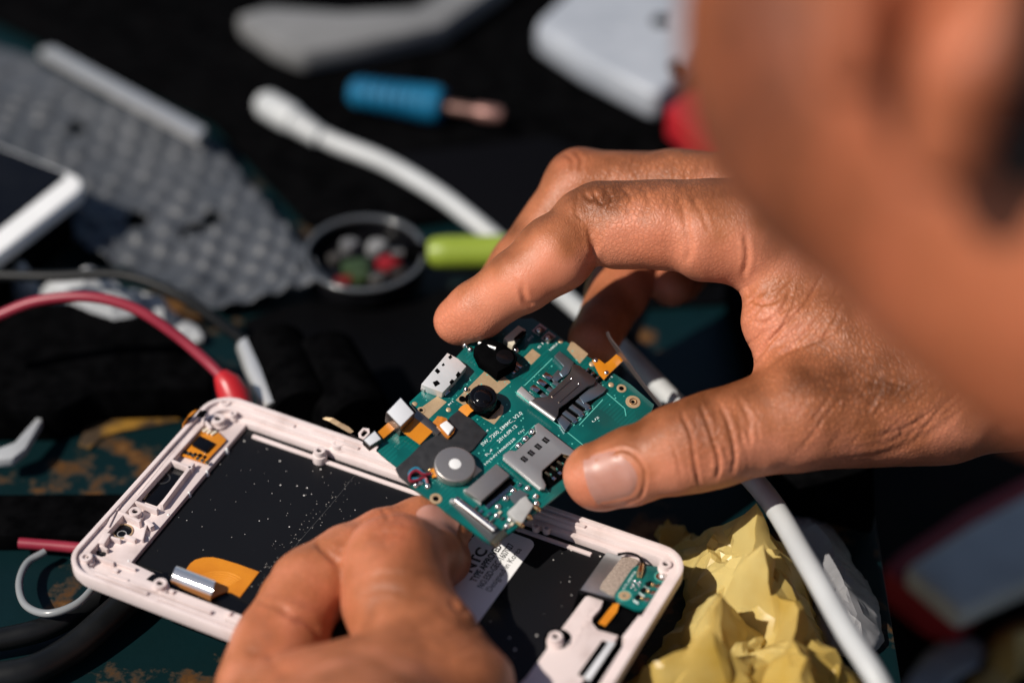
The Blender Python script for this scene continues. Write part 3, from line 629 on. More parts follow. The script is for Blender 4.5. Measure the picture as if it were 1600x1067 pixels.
# inner shelf: a stepped rail down both long sides, a wide shelf at both ends
blk = [(383, 666), (640, 740), (905, 848), (1000, 884)]
MB().poly(php([(351, 636), (372, 650), (384, 664), (205, 878), (262, 905), (255, 918), (140, 888), (136, 872)], -3.2), -4.92, -3.2).build('top_shelf', PINK, phone, bevel=.2)
MB().box(3.3, L_-12, -4.92, -3.5, -4.92, -2.6).build('side_rail', PINK, phone, bevel=.25)
MB().box(15, 112, -7.6, -6.5, -4.92, -4.0).build('rail_lip', PINK, phone, bevel=.2)
MB().box(3.3, L_-14, -W_+3.5, -W_+8.2, -4.92, -3.0).build('side_rail', PINK, phone, bevel=.25)
for x0, x1 in ((12, 40), (44, 70), (74, 100), (103, 120)):
    MB().box(x0, x1, -W_+4.6, -W_+5.5, -3.1, -1.9).build('rib', PINK, phone, bevel=.15)
for x0, x1 in ((9, 24), (27, 62), (66, 96)):
    MB().box(x0, x1, -W_+1.9, -W_+2.7, -1.2, -.35).build('rib', PINK, phone, bevel=.15)
for x in (11, 27, 43, 64, 82): MB().box(x, x+1.3, -W_+6.4, -W_+7.4, -3.1, -2.2).build('latch_tab', PINK, phone, bevel=.15)
for x0, x1 in ((12, 25), (30, 44), (50, 78), (84, 108)): MB().box(x0, x1, -2.6, -1.8, -1.2, -.45).build('rib', PINK, phone, bevel=.15)
MB().poly(php([(384, 664), (205, 877), (352, 925), (480, 985), (700, 1090), (830, 1130), (905, 922), (948, 862), (640, 745)], -4.6), -4.9, -4.6).build('display_back', DISPBACK, phone)
MB().box(100, L_-3.5, -W_+8, -6, -4.91, -4.75).build('lower_well', BLACKM, phone)
# screw bosses
for (a, b, r, h) in ((351, 627, 1.55, -.5), (340, 653, 1.9, -.6), (364, 645, 1.0, -.7), (211, 798, 1.6, -.7), (134, 869, 1.6, -.5), (250, 910, 1.7, -.6), (499, 703, 1.5, -.9), (528, 691, 1.7, -.9), (868, 993, 1.7, -1.2), (1040, 880, 1.5, -.4)):
    c = ph(a, b, h)
    MB().ring(c, r, r*.48, -4.92, h, 20).ring(c, r*1.25, r*.5, -4.92, h-1.5, 20).build('screw_boss', PINK, phone, bevel=.12)
    MB().cyl(c, r*.5, -4.9, h-.7, 14).build('screw_hole', BLACKM, phone)
c = ph(872, 997, -3.4); MB().cyl(c, 3.2, -4.6, -3.42, 24).build('boss_well', BLACKM, phone)
for a, b in ((354, 700), (323, 735), (295, 768), (263, 803), (233, 839), (201, 875)):
    MB().dome(ph(a, b, -3), .62, -4.6, 1.7, 10, 3).build('locating_pin', WHITE, phone, smooth=True)
# ribs, walls and bays of the top end
def rib(p, q, wd, h, z0=-3.3): MB().bar(ph(*p, h), ph(*q, h), wd, z0, h).build('rib', PINK, phone, bevel=.12)
for p, q, wd, h in (((288, 682), (214, 772), .7, -1.0), ((302, 722), (252, 788), .9, -1.2), ((261, 716), (300, 731), .8, -1.2), ((208, 782), (246, 795), .8, -1.2), ((196, 774), (181, 796), .7, -.4), ((206, 778), (196, 794), .6, -1.4),
                    ((183, 797), (219, 814), .8, -1.0), ((180, 797), (168, 822), .8, -.6), ((168, 832), (158, 848), 1.6, -1.0), ((172, 838), (188, 842), .6, -1.6), ((195, 836), (212, 842), 1.0, -1.9), ((229, 815), (222, 842), .6, -1.8),
                    ((150, 848), (168, 858), .6, -1.8), ((143, 866), (178, 878), .7, -1.7), ((140, 887), (200, 906), .6, -1.4), ((168, 900), (246, 922), .8, -1.6), ((228, 812), (238, 822), 1.2, -1.6), ((318, 655), (330, 668), .8, -.9), ((322, 640), (316, 660), .8, -.6), ((182, 878), (212, 888), .6, -2.2)):
    rib(p, q, wd, h)
MB().poly(php([(262, 722), (297, 733), (245, 790), (211, 778)], -3.0), -4, -3.0).build('earpiece', BLACKG, phone, bevel=.2)
MB().ring(ph(254, 747, -2.9), 2.1, 1.7, -3.1, -2.85, 24).build('earpiece_ring', BLACKT, phone, bevel=.05)
MB().poly(php([(216, 766), (232, 770), (226, 780), (212, 776)], -2.8), -3.05, -2.8).build('copper_scrap', GOLD, phone)
c = ph(192, 830, -3.1)
MB().ring(c, 2.6, 2.25, -3.4, -2.9, 28).build('lens_ring', GOLD, phone, bevel=.06)
MB().cyl(c, 2.3, -3.4, -3.14, 28).build('lens_opening', BLACKG, phone)
MB().ring((c[0]+.3, c[1]-.9), 1.2, 1.0, -3.2, -3.0, 20).build('lens_seat', STEEL, phone)
for p in ([(166, 861), (150, 858), (152, 868), (163, 866)], [(238, 895), (262, 892), (266, 905), (243, 909), (228, 903)]):
    MB().poly(php(p, -2.6), -3.15, -2.95).build('adhesive_remnant', BLACKG, phone)
# sensor flex of the top corner
MB().poly(php([(277, 709), (304, 676), (318, 668), (340, 674), (354, 687), (320, 723)], -2.4), -2.8, -2.4).build('sensor_flex', FLEX, phone, bevel=.1)
o = MB().poly(php([(300, 694), (312, 680), (336, 692), (322, 706)], -1.7), -2.4, -1.7).build('sensor_chip', BLACKG, phone, bevel=.1)
for i in range(10):
    t = i/9; a = (286+t*34, 706+t*12+4*math.sin(i*3)); MB().poly(php([(a[0], a[1]), (a[0]+4, a[1]-3), (a[0]+7, a[1]), (a[0]+3, a[1]+3)], -2.1), -2.4, -2.05-.1*(i % 3)).build('component', GOLDS if i % 2 else BLACKG, phone)
for i in range(5):
    t = i/4; a = np.array(ph(304+t*26, 669+t*9, -1.9)); b_ = np.array(ph(312+t*26, 664+t*9, -1.9))
    MB().bar(a, b_, .75, -2.5, -1.9).build('contact', CREAM, phone, bevel=.08)
pa = [ph(320, 673, -2), ph(303, 664, -1.2), ph(293, 655, .2), ph(296, 646, 1.6), ph(305, 640, 2.2), ph(313, 639, 1.6)]
pb = [ph(312, 682, -2), ph(295, 674, -1.2), ph(290, 664, .2), ph(294, 655, 1.6), ph(299, 650, 2.2), ph(306, 648, 1.6)]
zz = [-2.3, -1.4, -.1, 1.3, 2.0, 1.6]
MB().strip(spline([(p[0], p[1], z) for p, z in zip(pa, zz)], 24), spline([(p[0]-.6, p[1]-.6, z) for p, z in zip(pb, zz)], 24), .18).build('flex_tail', FLEX, phone, smooth=True)
MB().poly(php([(313, 640), (324, 641), (318, 651), (306, 649)], 1.7), 1.35, 1.6).build('flex_tip', BLACKM, phone)
# display flex at the near side: flat bend and rolled foil
MB().poly(php([(290, 890), (297, 880), (305, 874), (318, 870.5), (332, 870), (346, 873), (372, 881), (405, 893), (375, 932), (362, 925), (352, 924), (342, 928), (330, 934), (300, 920)], -4.35), -4.62, -4.35).build('display_flex', FLEX, phone)
cx = np.array(ph(338, 928, -4.3))
for i in range(9):
    r = 1.6+i*.75; pts = []
    for k in range(13):
        t = math.radians(70+k*9); pts.append((cx[0]+r*math.cos(t), cx[1]+r*math.sin(t), -4.34))
    MB().tube(pts, .09, 5).build('trace', FLEXT, phone)
def foil(a0, a1, b0, b1, name, m, off=0):
    A = []; B = []
    for i in range(9):
        t = i/8
        for lst, p, q in ((A, a0, a1), (B, b0, b1)):
            x = p[0]+(q[0]-p[0])*t; y = p[1]+(q[1]-p[1])*t; lst.append((x, y, p[2]+(q[2]-p[2])*t+off*math.sin(math.pi*t)))
    MB().strip(A, B, .2).build(name, m, phone, smooth=True)
def h3(px, py, z): q = ph(px, py, z); return (q[0], q[1], z)
foil(h3(276, 884, -1.2), h3(270, 898, -1.1), h3(337, 908, -1.2), h3(333, 922, -1.1), 'foil', CHROME, .45)
foil(h3(270, 898, -1.1), h3(267, 906, -2.2), h3(333, 922, -1.1), h3(330, 930, -2.2), 'foil', CHROME, .15)
foil(h3(267, 906, -2.2), h3(268, 911, -4.0), h3(330, 930, -2.2), h3(329, 938, -4.0), 'flex_fold', mat('copper_flex', (.62, .27, .09), .3, .35), .1)
# sticker
def lab(a, b): return ph(a, b, -4.45)
p_tr = np.array(lab(839, 846)); p_br = np.array(lab(731, 994)); p_tl = np.array(lab(792, 826))
ly = (p_tr-p_br)/np.linalg.norm(p_tr-p_br); lx = np.array([ly[1], -ly[0]])
Lh = np.linalg.norm(p_tr-p_br)+8
def lxy(x, y): q = p_tr+lx*x+ly*y; return (q[0], q[1])
MB().poly([lxy(x, y) for x, y in rrect(-24, 0, -Lh, 0, 2.2, 6)], -4.6, -4.47).build('sticker', LABELP, phone)
for s, a, b, hh, bd in (('NTC', (735, 894), (764, 860), 2.7, .035), ('TYPE APPROVED', (740, 908), (788, 855), 1.75, .03), ('NO.ESD-GEC-1607027', (752, 918), (806, 852), 1.7, .012), ('Designed in Korea', (765, 923), (818, 859), 1.6, 0), ('8091623', (695, 893), (745, 834), 2.0, .01)):
    pa_, pb_ = np.array(lab(*a)), np.array(lab(*b)); mid = (pa_+pb_)/2; ln = np.linalg.norm(pb_-pa_)
    text_part('lettering', s, mid-ly*ln/2, mid+ly*ln/2, -4.46, INK, phone, height=hh, bold=bd)
# lower end: earth plate, pad, small board, battery tray
MB().poly(php([(906, 922), (948, 862), (976, 869), (1000, 877), (964, 935)], -3.4), -4.6, -3.4).build('earth_plate', mat('brushed_tin', (.52, .55, .56), .35, .9, col2=(.36, .39, .40), nscale=120), phone, bevel=.15)
MB().poly(php([(937, 917), (941, 909), (972, 869), (990, 868), (999, 876), (962, 930), (955, 928)], -2.8), -3.4, -2.8).build('foam_pad', FOAM, phone, bevel=.2)
MB().poly(php([(988, 887), (994, 883), (1026, 884), (1047, 896), (1046, 907), (1012, 948), (1002, 952), (992, 951), (963, 938), (960, 928)], -2.4), -3.2, -2.4).build('small_board', PCB, phone, bevel=.1)
for a, b, r, mm in ((976, 930, 1.45, GOLD), (1034, 900, 1.45, SOLDER)):
    c = ph(a, b, -2.3); MB().ring(c, 1.75, 1.55, -2.42, -2.32, 28).build('silk_ring', SILKG, phone); MB().ring(c, r, .35, -2.42, -2.25, 28).build('pad_ring', mm, phone, bevel=.05)
MB().dome(ph(1035, 899, -2), .8, -2.4, .8).build('screw_head', STEEL, phone, smooth=True)
for i, (a, b) in enumerate(((1017, 912), (1009, 922), (1000, 933))):
    MB().poly(php([(a-9, b-2), (a-1, b-6), (a+3, b-2), (a-5, b+3)], -1.8), -2.4, -1.8).build('diode', BLACKG, phone, bevel=.08)
    MB().poly(php([(a+6, b+3), (a+13, b-1), (a+16, b+3), (a+9, b+7)], -1.9), -2.4, -1.9).build('terminal', SOLDER, phone, bevel=.15)
    MB().poly(php([(a-10, b+3), (a-2, b+8), (a-3, b+10), (a-11, b+5)], -2.2), -2.4, -2.2).build('silk_mark', SILK, phone)
    MB().dome(ph(a+3, b+1, -2), .55, -2.4, .9, 10, 3).build('solder_dot', GOLDS, phone, smooth=True)
for i, (a, b) in enumerate(((988, 911), (992, 907), (986, 917), (991, 915), (996, 911), (993, 921), (999, 915), (1001, 909))):
    MB().dome(ph(a, b, -2.3), .32, -2.4, .35, 8, 3).build('solder_dot', SOLDER, phone, smooth=True)
MB().tube([h3(1003, 880, -1.8), h3(1001, 890, -1.7), h3(999, 897, -1.9), h3(998, 903, -2.2)], [.5, .75, .8, .6], 10).build('spring_contact', GOLDS, phone, smooth=True)
MB().tube(spline([h3(965, 866, -1.6), h3(982, 864, -1.2), h3(998, 869, -1.2), h3(1004, 880, -1.5)], 16), .35, 8).build('aerial_wire', BLACKG, phone, smooth=True)
text_part('lettering', 'SS-72_ANNPCB', ph(975, 921, -2.35), ph(994, 893, -2.35), -2.38, SILK, phone, height=.55)
MB().poly(php([(882, 975), (914, 932), (919, 930), (943, 938), (938, 950), (926, 963), (925, 972), (934, 983), (966, 992), (958, 1004), (911, 1062), (900, 1090), (790, 1090), (822, 1058), (855, 1012)], -3.5), -4.9, -3.5).build('battery_tray', PINK, phone, bevel=.2)
MB().poly(php([(948, 1000), (962, 1003), (922, 1062), (912, 1056)], -3.1), -3.7, -3.1).build('pale_strip', WSTICK, phone, bevel=.1)
MB().bar(ph(945, 1000, -2.6), ph(908, 1052, -2.6), 1.4, -3.8, -2.9).build('tray_slot', BLACKM, phone)
text_part('lettering', 'QUALITY', ph(893, 1012, -3.4), ph(938, 946, -3.4), -3.52, PINK, phone, height=1.7, th=.12)
MB().strip([h3(935, 973, -4.4), h3(947, 957, -4.2), h3(962, 938, -3.4)], [h3(946, 978, -4.4), h3(964, 956, -4.2), h3(968, 941, -3.4)], .2).build('ribbon', FLEX, phone)
MB().bar(ph(1004, 962, -1.5), ph(978, 996, -1.5), 2.0, -4.92, -1.6).build('end_step', PINK, phone, bevel=.2)
MB().bar(ph(1006, 975, -1.2), ph(1015, 962, -1.2), 1.0, -3, -1.2).build('latch_tab', PINK, phone, bevel=.12)
MB().bar(ph(985, 1000, -1.2), ph(970, 1022, -1.2), 1.2, -4.9, -1.3).build('latch_tab', PINK, phone, bevel=.12)
MB().tube([h3(905, 923, -3.2), h3(930, 930, -2.9), h3(962, 940, -3.2)], .45, 8).build('black_wire', BLACKG, phone, smooth=True)
for a, b in ((850, 833), (866, 836)): MB().ring(ph(a-12, b-14, -.6), 1.0, .5, -2.7, -1.0, 14).build('screw_boss', PINK, phone, bevel=.1)

# dust and grit on the display back: a drift along the scratch, the rest scattered
rg = random.Random(5); mb = MB()
for k in range(150):
    t = rg.random(); 
    if k < 95: a, b = 565-t*175+rg.gauss(0, 9), 730+t*190+rg.gauss(0, 7)
    else: a, b = 300+t*260, 690+rg.random()*170
    c = ph(a, b, -4.6)
    if not (19 < c[0] < 95 and -62 < c[1] < -9): continue
    r = rg.choice((.07, .09, .12, .16)); mb.poly([(c[0]+r*math.cos(q+k), c[1]+r*math.sin(q+k)*.8) for q in (0, 1.5, 2.9, 4.4)], -4.62, -4.54)
o = mb.build('dust', mat('dust_grain', (.34, .32, .29), .8), phone); o['kind'] = 'stuff'
MB().tube([h3(566, 728, -4.59), h3(520, 785, -4.58), h3(455, 860, -4.59), h3(402, 925, -4.6)], .05, 5).build('scratch', mat('scratch_grey', (.09, .09, .09), .6), phone)
# ---------------------------------------------------------------- the circuit board in the right hand (x across, y along the lettering, z out of it)
BO = P(810, 670, 600)
bU = 4.0*RT+3.62*UP+3.2*FWD; bU /= np.linalg.norm(bU); bV = 4.86*RT-3.54*UP-1.86*FWD; bV -= bU*(bV@bU); bV /= np.linalg.norm(bV); bN = np.cross(bV, bU)
board = empty('circuit_board', frame_matrix(BO, bV, bU, bN))
tag(board, 'green phone circuit board with metal card trays, held between both hands', 'circuit board')
def bl(px, py, z=0.0):
    r = ray(px, py); q = CAM+r*(((BO+bN*z-CAM)@bN)/(r@bN))-BO; return (q@bV, q@bU)
def blp(pts, z=0.0): return [bl(a, b, z) for a, b in pts]
def b3(px, py, z): q = bl(px, py, z); return (q[0], q[1], z)
def comp(name, pts, z1, m, z0=0.0, bevel=.12, seg=2): return MB().poly(blp(pts, z1), z0, z1).build(name, m, board, bevel=bevel, seg=seg)
def flat(name, pts, m, z=.03): return MB().poly(blp(pts), -.02, z).build(name, m, board)
def q_(cx, cy, a, b, ang=-42, ang2=36):
    """corner pixels of a small box centred on cx, cy: a along the lettering, b across it"""
    u = np.array([math.cos(math.radians(ang)), math.sin(math.radians(ang))])*a/2; v = np.array([math.cos(math.radians(ang2)), math.sin(math.radians(ang2))])*b/2; c = np.array([cx, cy])
    return [tuple(c-u-v), tuple(c+u-v), tuple(c+u+v), tuple(c-u+v)]
MB().poly(blp([(640, 628), (700, 572), (745, 522), (790, 500), (832, 497), (850, 508), (908, 550), (985, 600), (1022, 632), (1010, 665), (900, 752), (848, 792), (772, 851), (756, 842), (640, 757), (622, 738), (690, 672), (668, 662)]), -1.0, 0).build('board', PCB, board, bevel=.08)
# bare copper areas
for p in ([(886, 546), (893, 532), (919, 553), (906, 568)], [(819, 558), (832, 545), (845, 555), (830, 570)], [(757, 580), (777, 597), (787, 587), (798, 597), (778, 614), (771, 622), (787, 635), (786, 646), (772, 663), (758, 655), (712, 625)], [(652, 641), (683, 619), (698, 628), (666, 658)]):
    flat('copper_area', p, GOLD)
# USB socket
comp('usb_socket', [(658, 600), (668, 588), (699, 551), (716, 560), (729, 572), (712, 592), (692, 613), (672, 606)], 2.6, TIN, bevel=.25)
for p in ([(679, 579), (683, 575), (688, 580), (684, 584)], [(700, 558), (704, 554), (707, 558), (703, 561)], [(676, 597), (683, 594), (688, 599), (680, 604)], [(712, 586), (716, 580), (720, 584), (715, 590)], [(702, 597), (706, 592), (710, 595), (705, 601)], [(690, 570), (693, 567), (695, 570), (692, 572)]):
    comp('socket_slot', p, 2.66, BLACKM, 2.4, 0)
comp('socket_foot', q_(697, 612, 10, 8), .7, SOLDER, bevel=.2); comp('socket_foot', q_(664, 604, 9, 7), 1.2, STEEL, bevel=.2)
# audio socket
comp('audio_socket', [(741, 541), (764, 527), (786, 536), (800, 546), (809, 557), (806, 566), (778, 581), (768, 572), (750, 560)], 4.2, BLACKM, bevel=.4)
MB().tube([b3(748, 536, 3.2), b3(775, 545, 4.2)], .5, 8).build('socket_spring', STEEL, board, smooth=True)
MB().cyl(bl(789, 558, 4.4), 2.3, 4.0, 4.7, 20).build('socket_barrel', BLACKG, board, bevel=.3)
for a, b in ((727, 540), (735, 547), (750, 562), (771, 578), (806, 548)): MB().dome(bl(a, b), .85, 0, .9, 12, 4).build('solder_joint', SOLDER, board, smooth=True)
comp('switch_body', [(787, 528), (810, 508), (822, 515), (801, 541)], 2.4, CREAM, bevel=.2); comp('switch_key', [(803, 528), (816, 516), (823, 518), (806, 538)], 2.9, BLACKG, .4, .2)
for a, b in ((843, 515), (857, 527)):
    comp('pad', q_(a, b, 17, 14), .12, STEEL, bevel=0); comp('spring_contact', q_(a+1, b-1, 10, 12), 1.3, STEELD, .1, .3); MB().dome(bl(a-1, b+1, 1.3), .75, 1.1, .7).build('solder_dot', SOLDER, board, smooth=True)
for a, b in ((876, 533), (955, 601), (648, 631), (701, 640), (925, 569)): MB().dome(bl(a, b), .75 if a > 900 else .7, 0, .25, 14, 3).build('test_point', GOLD, board, smooth=True)
for a, b, ro, ri in ((971, 607, 1.25, .65), (681, 779, 1.5, .75), (989, 628, 1.9, .5), (658, 641, 1.0, .5)):
    c = bl(a, b); MB().ring(c, ro, ri, -.02, .12, 24).build('ring_pad', GOLD, board, bevel=.04); MB().cyl(c, ri*1.02, -.2, .06, 16).build('hole', BLACKM, board)
MB().ring(bl(989, 628), 1.0, .75, .1, .3, 20).build('ring_pad', GOLDS, board, bevel=.05)
# resistor strip
for k in range(3): comp('resistor', q_(800+k*5.2, 579-k*4.4, 5, 12), .8, SOLDER if k != 1 else STEELD, bevel=.12)
# camera
comp('camera_base', [(727, 618), (748, 600), (784, 628), (764, 648), (740, 638)], 2.2, BLACKM, bevel=.3)
MB().cyl(bl(755, 621, 3.5), 3.9, 2.0, 4.4, 28, 3.3).build('camera_barrel', BLACKG, board, bevel=.35)
MB().dome(bl(755, 620, 4.6), 2.4, 4.35, .9, 24, 6).build('camera_lens', BLACKG, board, smooth=True)
MB().dome(bl(728, 609), .8, 0, .9).build('solder_joint', SOLDER, board, smooth=True); MB().cyl(bl(722, 624), .8, 0, .4, 14).build('hole', BLACKM, board)
# tape with two lamps on orange tails
comp('black_tape', [(684, 678), (704, 650), (717, 640), (738, 655), (760, 676), (739, 702), (712, 722), (690, 735), (660, 750), (641, 757), (624, 743), (618, 731), (640, 712), (660, 692)], .55, BLACKT, -.3, .15)
MB().strip([b3(716, 640, .7), b3(722, 634, 1.2), b3(730, 631, 1.6)], [b3(730, 651, .7), b3(735, 645, 1.2), b3(742, 640, 1.6)], .25).build('camera_tail', FLEX, board, smooth=True)
MB().strip([b3(676, 660, .6), b3(684, 650, 1.2), b3(690, 651, 1.5), b3(690, 662, 1.4)], [b3(690, 670, .6), b3(692, 655, 1.2), b3(698, 654, 1.5), b3(700, 660, 1.4)], .2).build('lamp_tail', FLEXD, board, smooth=True)
comp('lamp_base', [(682, 665), (698, 655), (712, 669), (709, 676), (701, 684), (696, 681)], 1.3, FLEXD, .5, .15); comp('lamp', [(687, 663), (698, 656), (710, 667), (701, 679)], 2.0, WHITE, 1.2, .35, 3)
# front camera and its little board beyond the edge
flexp = [(628, 674), (648, 652), (676, 674), (656, 694)]; comp('camera_flex', flexp, .9, FLEX, .7, 0)
comp('camera_housing', [(603, 643.5), (626, 619.5), (648.5, 645), (626, 667.5)], 3.6, STEELD, -.6, .2); comp('white_sticker', [(605, 643.5), (626, 621.5), (646.5, 645), (626, 665.5)], 3.72, WSTICK, 3.55, .05)
comp('camera_clip', [(645, 652), (652, 640), (690, 672), (684, 679)], .9, STEELD, -.3, .1)
comp('sensor_flex', [(589, 676), (606.5, 660), (618, 669), (599, 685)], .6, FLEX, .4, 0)
comp('sensor_housing', [(567, 687), (585.5, 671.5), (597, 685.5), (578, 698)], 1.6, STEELD, -.4, .15); comp('white_sticker', [(569, 687), (585.5, 673.5), (595, 685.5), (578, 696)], 1.68, WSTICK, 1.55, .04)
MB().frame(blp([(560, 676), (567, 668), (577, 669), (578, 676), (569, 686), (562, 684)], .4), blp([(564, 677), (569, 671), (574, 672), (575, 675), (568, 682), (565, 681)], .4), -.4, .4).build('eyelet', PINK, board, bevel=.12)
comp('daughter_board', [(588, 702), (598, 686), (625, 668), (640, 675), (662, 694), (645, 708), (622, 730), (604, 716)], -.5, PCB, -1.3, .08)
# torn copper and its wire
ptsA = [b3(504, 654, 2.5), b3(514, 658, 2.6), b3(526, 665, 2.2), b3(538, 672, 1.6), b3(547, 677, 1.2)]; ptsB = [b3(507, 653, 3.0), b3(520, 656, 3.3), b3(530, 662, 2.8), b3(542, 668, 2.0), b3(549, 675, 1.4)]
MB().strip(ptsA, [(b[0]+.3*math.sin(i*5), b[1]+.5, b[2]) for i, b in enumerate(ptsB)], .3).build('torn_copper', GOLD, board)
MB().tube([b3(545, 676, 1.3), b3(556, 682, .6), b3(568, 689, .4)], .2, 6).build('thin_wire', BLACKG, board)
# vibration motor
c = bl(711, 725, 2.6); mc = c
MB().cyl(c, 5.05, .2, 2.7, 48).build('motor_can', STEELL, board, bevel=.35, seg=3); MB().cyl(c, 1.5, 2.65, 2.8, 24).build('motor_cap', WHITE, board, bevel=.1)
MB().poly(blp([(735, 720), (753, 734), (740, 745), (722, 732)], .3), 0, .3).build('motor_gasket', CREAM, board)
for i, mm in enumerate((REDW, BLUEW)):
    z = .9-.3*i; k = i*4
    MB().tube(spline([b3(674, 740+k/2, z), b3(662, 741-k/3, z+.5), b3(651, 735-k, z+.9), b3(641, 741-k, z+.8), b3(641, 751-k, z+.5), b3(652, 750-k/2, z+.3), b3(664, 746+k, z+.1), b3(668, 755+k/2, z-.1)], 36), .36, 8).build('motor_wire', mm, board, smooth=True)
for a, b in ((671, 736), (674, 742)): MB().dome(bl(a, b), .6, .3, .8, 10, 3).build('solder_joint', GOLDS, board, smooth=True)
comp('motor_tail', [(672, 732), (680, 731), (684, 744), (676, 746)], .8, FLEX, .3, .1)
for a, b in ((668, 760), (657, 754), (650, 758)): MB().dome(bl(a, b), .8, 0, .8).build('solder_joint', SOLDER, board, smooth=True)
# shield can, pins
comp('shield_can', [(775.5, 724), (797, 742), (751.5, 783), (726, 766)], 1.6, STEELL, bevel=.3)
comp('can_edge', [(724, 765), (728, 762), (754, 781), (751, 788)], .8, STEEL, bevel=.2)
mb = MB()
for i in range(15):
    t = i/14; a = (800-t*39, 760+t*32); mb.poly(blp(q_(a[0], a[1], 1.8, 6), .35), 0, .35)
o = mb.build('pin_row', SOLDER, board); o['kind'] = 'stuff'
comp('pin_bed', [(797, 746), (806, 755), (764, 795), (754, 786)], .15, BLACKM, bevel=0)
# long ribbon connector
comp('connector_bed', [(704, 784), (713, 775), (782, 829), (766, 846)], .7, mat('grey_nylon', (.06, .065, .068), .5), bevel=.15)
MB().tube([b3(712, 781, 1.0), b3(773, 829, 1.0)], 1.0, 20).build('connector_latch', SOLDER, board, smooth=True)
comp('connector_end', [(766, 847), (775, 853), (793, 833), (785, 827)], .6, GOLDS, -.3, .15); comp('connector_end', q_(708, 782, 6, 9), 1.1, STEEL, bevel=.2)
# battery connector and gold pins, small parts
comp('battery_connector', [(793, 799), (806, 787), (813, 779), (822, 774), (826, 781), (834, 789), (826, 800), (816, 816), (806, 812), (800, 806)], 1.5, mat('pale_nylon', (.36, .36, .35), .5, col2=(.42, .42, .41), nscale=400), bevel=.2)
comp('connector_bed', [(795, 775), (812, 764), (826, 772), (806, 788)], .5, mat('slate_nylon', (.07, .08, .09), .5), bevel=.1)
for a, b in ((840, 796), (827, 809), (814, 821)): MB().tube([b3(a-7, b-6, .6), b3(a, b, .5)], .55, 8).build('gold_pin', GOLDS, board, smooth=True); MB().dome(bl(a, b), .8, .1, .8, 10, 4).build('gold_tip', GOLDS, board, smooth=True)
for a, b in ((802, 767), (790, 779), (778, 792), (776, 806), (824, 763), (837, 776), (838, 787), (797, 812), (792, 822)): MB().dome(bl(a, b), .85, 0, .85, 12, 4).build('solder_joint', SOLDER, board, smooth=True)
random.seed(3)
for a, b in ((765, 802), (760, 808), (770, 812), (752, 798), (781, 800), (785, 809), (800, 818), (788, 826), (744, 793), (812, 757)): comp('resistor', q_(a, b, 5.5, 4), .55, random.choice([SOLDER, CREAM, STEELD]), bevel=.12)
# card tray, upper, dark bridge
comp('tray_frame', [(808, 610), (815, 603), (836, 622), (830, 628)], .9, STEEL, bevel=.12); comp('tray_frame', [(866, 556), (874, 548), (897, 566), (888, 584), (880, 589), (874, 582), (881, 572)], .9, mat('blued_steel', (.30, .36, .40), .3, .9), bevel=.12)
BLUED = bpy.data.materials['blued_steel']
comp('tray_frame', [(905, 620), (932, 596), (948, 607), (942, 614), (926, 624), (912, 630)], .9, BLUED, bevel=.12); comp('tray_frame', [(870, 655), (878, 648), (892, 660), (883, 673)], .9, BLUED, bevel=.12); comp('tray_frame', [(872, 577), (882, 586), (868, 598), (860, 590)], .7, BLUED, bevel=.1)
comp('tray_bridge', [(894.5, 568.5), (905, 570), (932, 592.5), (928, 600), (918.5, 603), (884, 630), (873.5, 637.5), (872, 648), (867.5, 654), (828.5, 627), (837.5, 621), (855.5, 619.5), (858.5, 613.5), (890, 583.5), (893, 576)], 1.9, STEELD, 1.2, .18)
MB().tube([b3(828.5, 628, 1.4), b3(867, 656, 1.4)], .62, 12).build('tray_lip', STEEL, board, smooth=True)
for p, q in (((862, 620), (892, 594)), ((873, 629), (904, 602))): MB().tube([b3(*p, 1.9), b3(*q, 1.9)], .22, 8).build('tray_ridge', STEELD, board, smooth=True)
for a, b in ((893.5, 591), (904.5, 599.5)): MB().dome(bl(a, b, 1.9), .38, 1.85, .3, 10, 3).build('dimple', SOLDER, board, smooth=True)
for a, b in ((856, 587), (847, 597), (836.5, 606.5)):
    comp('contact_spring', q_(a, b, 8, 14), 1.0, SOLDER, .3, .25); comp('contact_slot', q_(a+9, b+7, 7, 9), .3, BLACKM, bevel=0); comp('contact_arm', q_(a+14, b+12, 6, 12), .8, BLUED, .2, .12)
for a, b in ((911, 630), (900.5, 640), (890, 649.5)):
    comp('contact_arm', q_(a, b, 8, 22), .8, BLUED, .2, .12); comp('contact_foot', q_(a+8, b+8, 7, 6), .6, SOLDER, bevel=.15)
    MB().frame(blp(q_(a+8, b+8, 11, 10)), blp(q_(a+8, b+8, 9, 8)), 0, .05).build('silk_outline', SILKG, board)
comp('tray_bed', [(862, 652), (905, 612), (935, 602), (944, 612), (884, 668)], .25, BLACKM, bevel=0)
# card tray, lower, pale
TR = mat('satin_steel', (.50, .485, .475), .42, .75, col2=(.44, .43, .42), nscale=90)
comp('tray_cover', [(786, 710), (796, 703), (806, 704), (838, 676), (835, 664), (841.5, 660), (852, 668), (903, 708), (897, 713), (878, 708), (847, 735), (847, 745), (853, 757), (851, 764), (845, 764), (787.5, 716)], 1.9, TR, 1.2, .22)
MB().tube([b3(788, 716, 1.2), b3(845, 764, 1.2)], .6, 10).build('tray_lip', STEEL, board, smooth=True)
for a, b in ((852.7, 687.5), (841, 697.5), (830, 707.5), (819, 717)): comp('window', q_(a, b, 7.5, 10), 1.94, BLACKM, 1.7, 0); comp('window_spring', q_(a+.6, b-.2, 3.2, 8), 2.0, STEELD, 1.7, .1)
for a, b in ((831.5, 676), (821, 687), (810.5, 697.5)): MB().dome(bl(a, b), 1.0, .2, 1.0, 12, 4).build('solder_joint', SOLDER, board, smooth=True); comp('contact_slot', q_(a+8, b+5, 8, 9), .3, BLACKM, bevel=0)
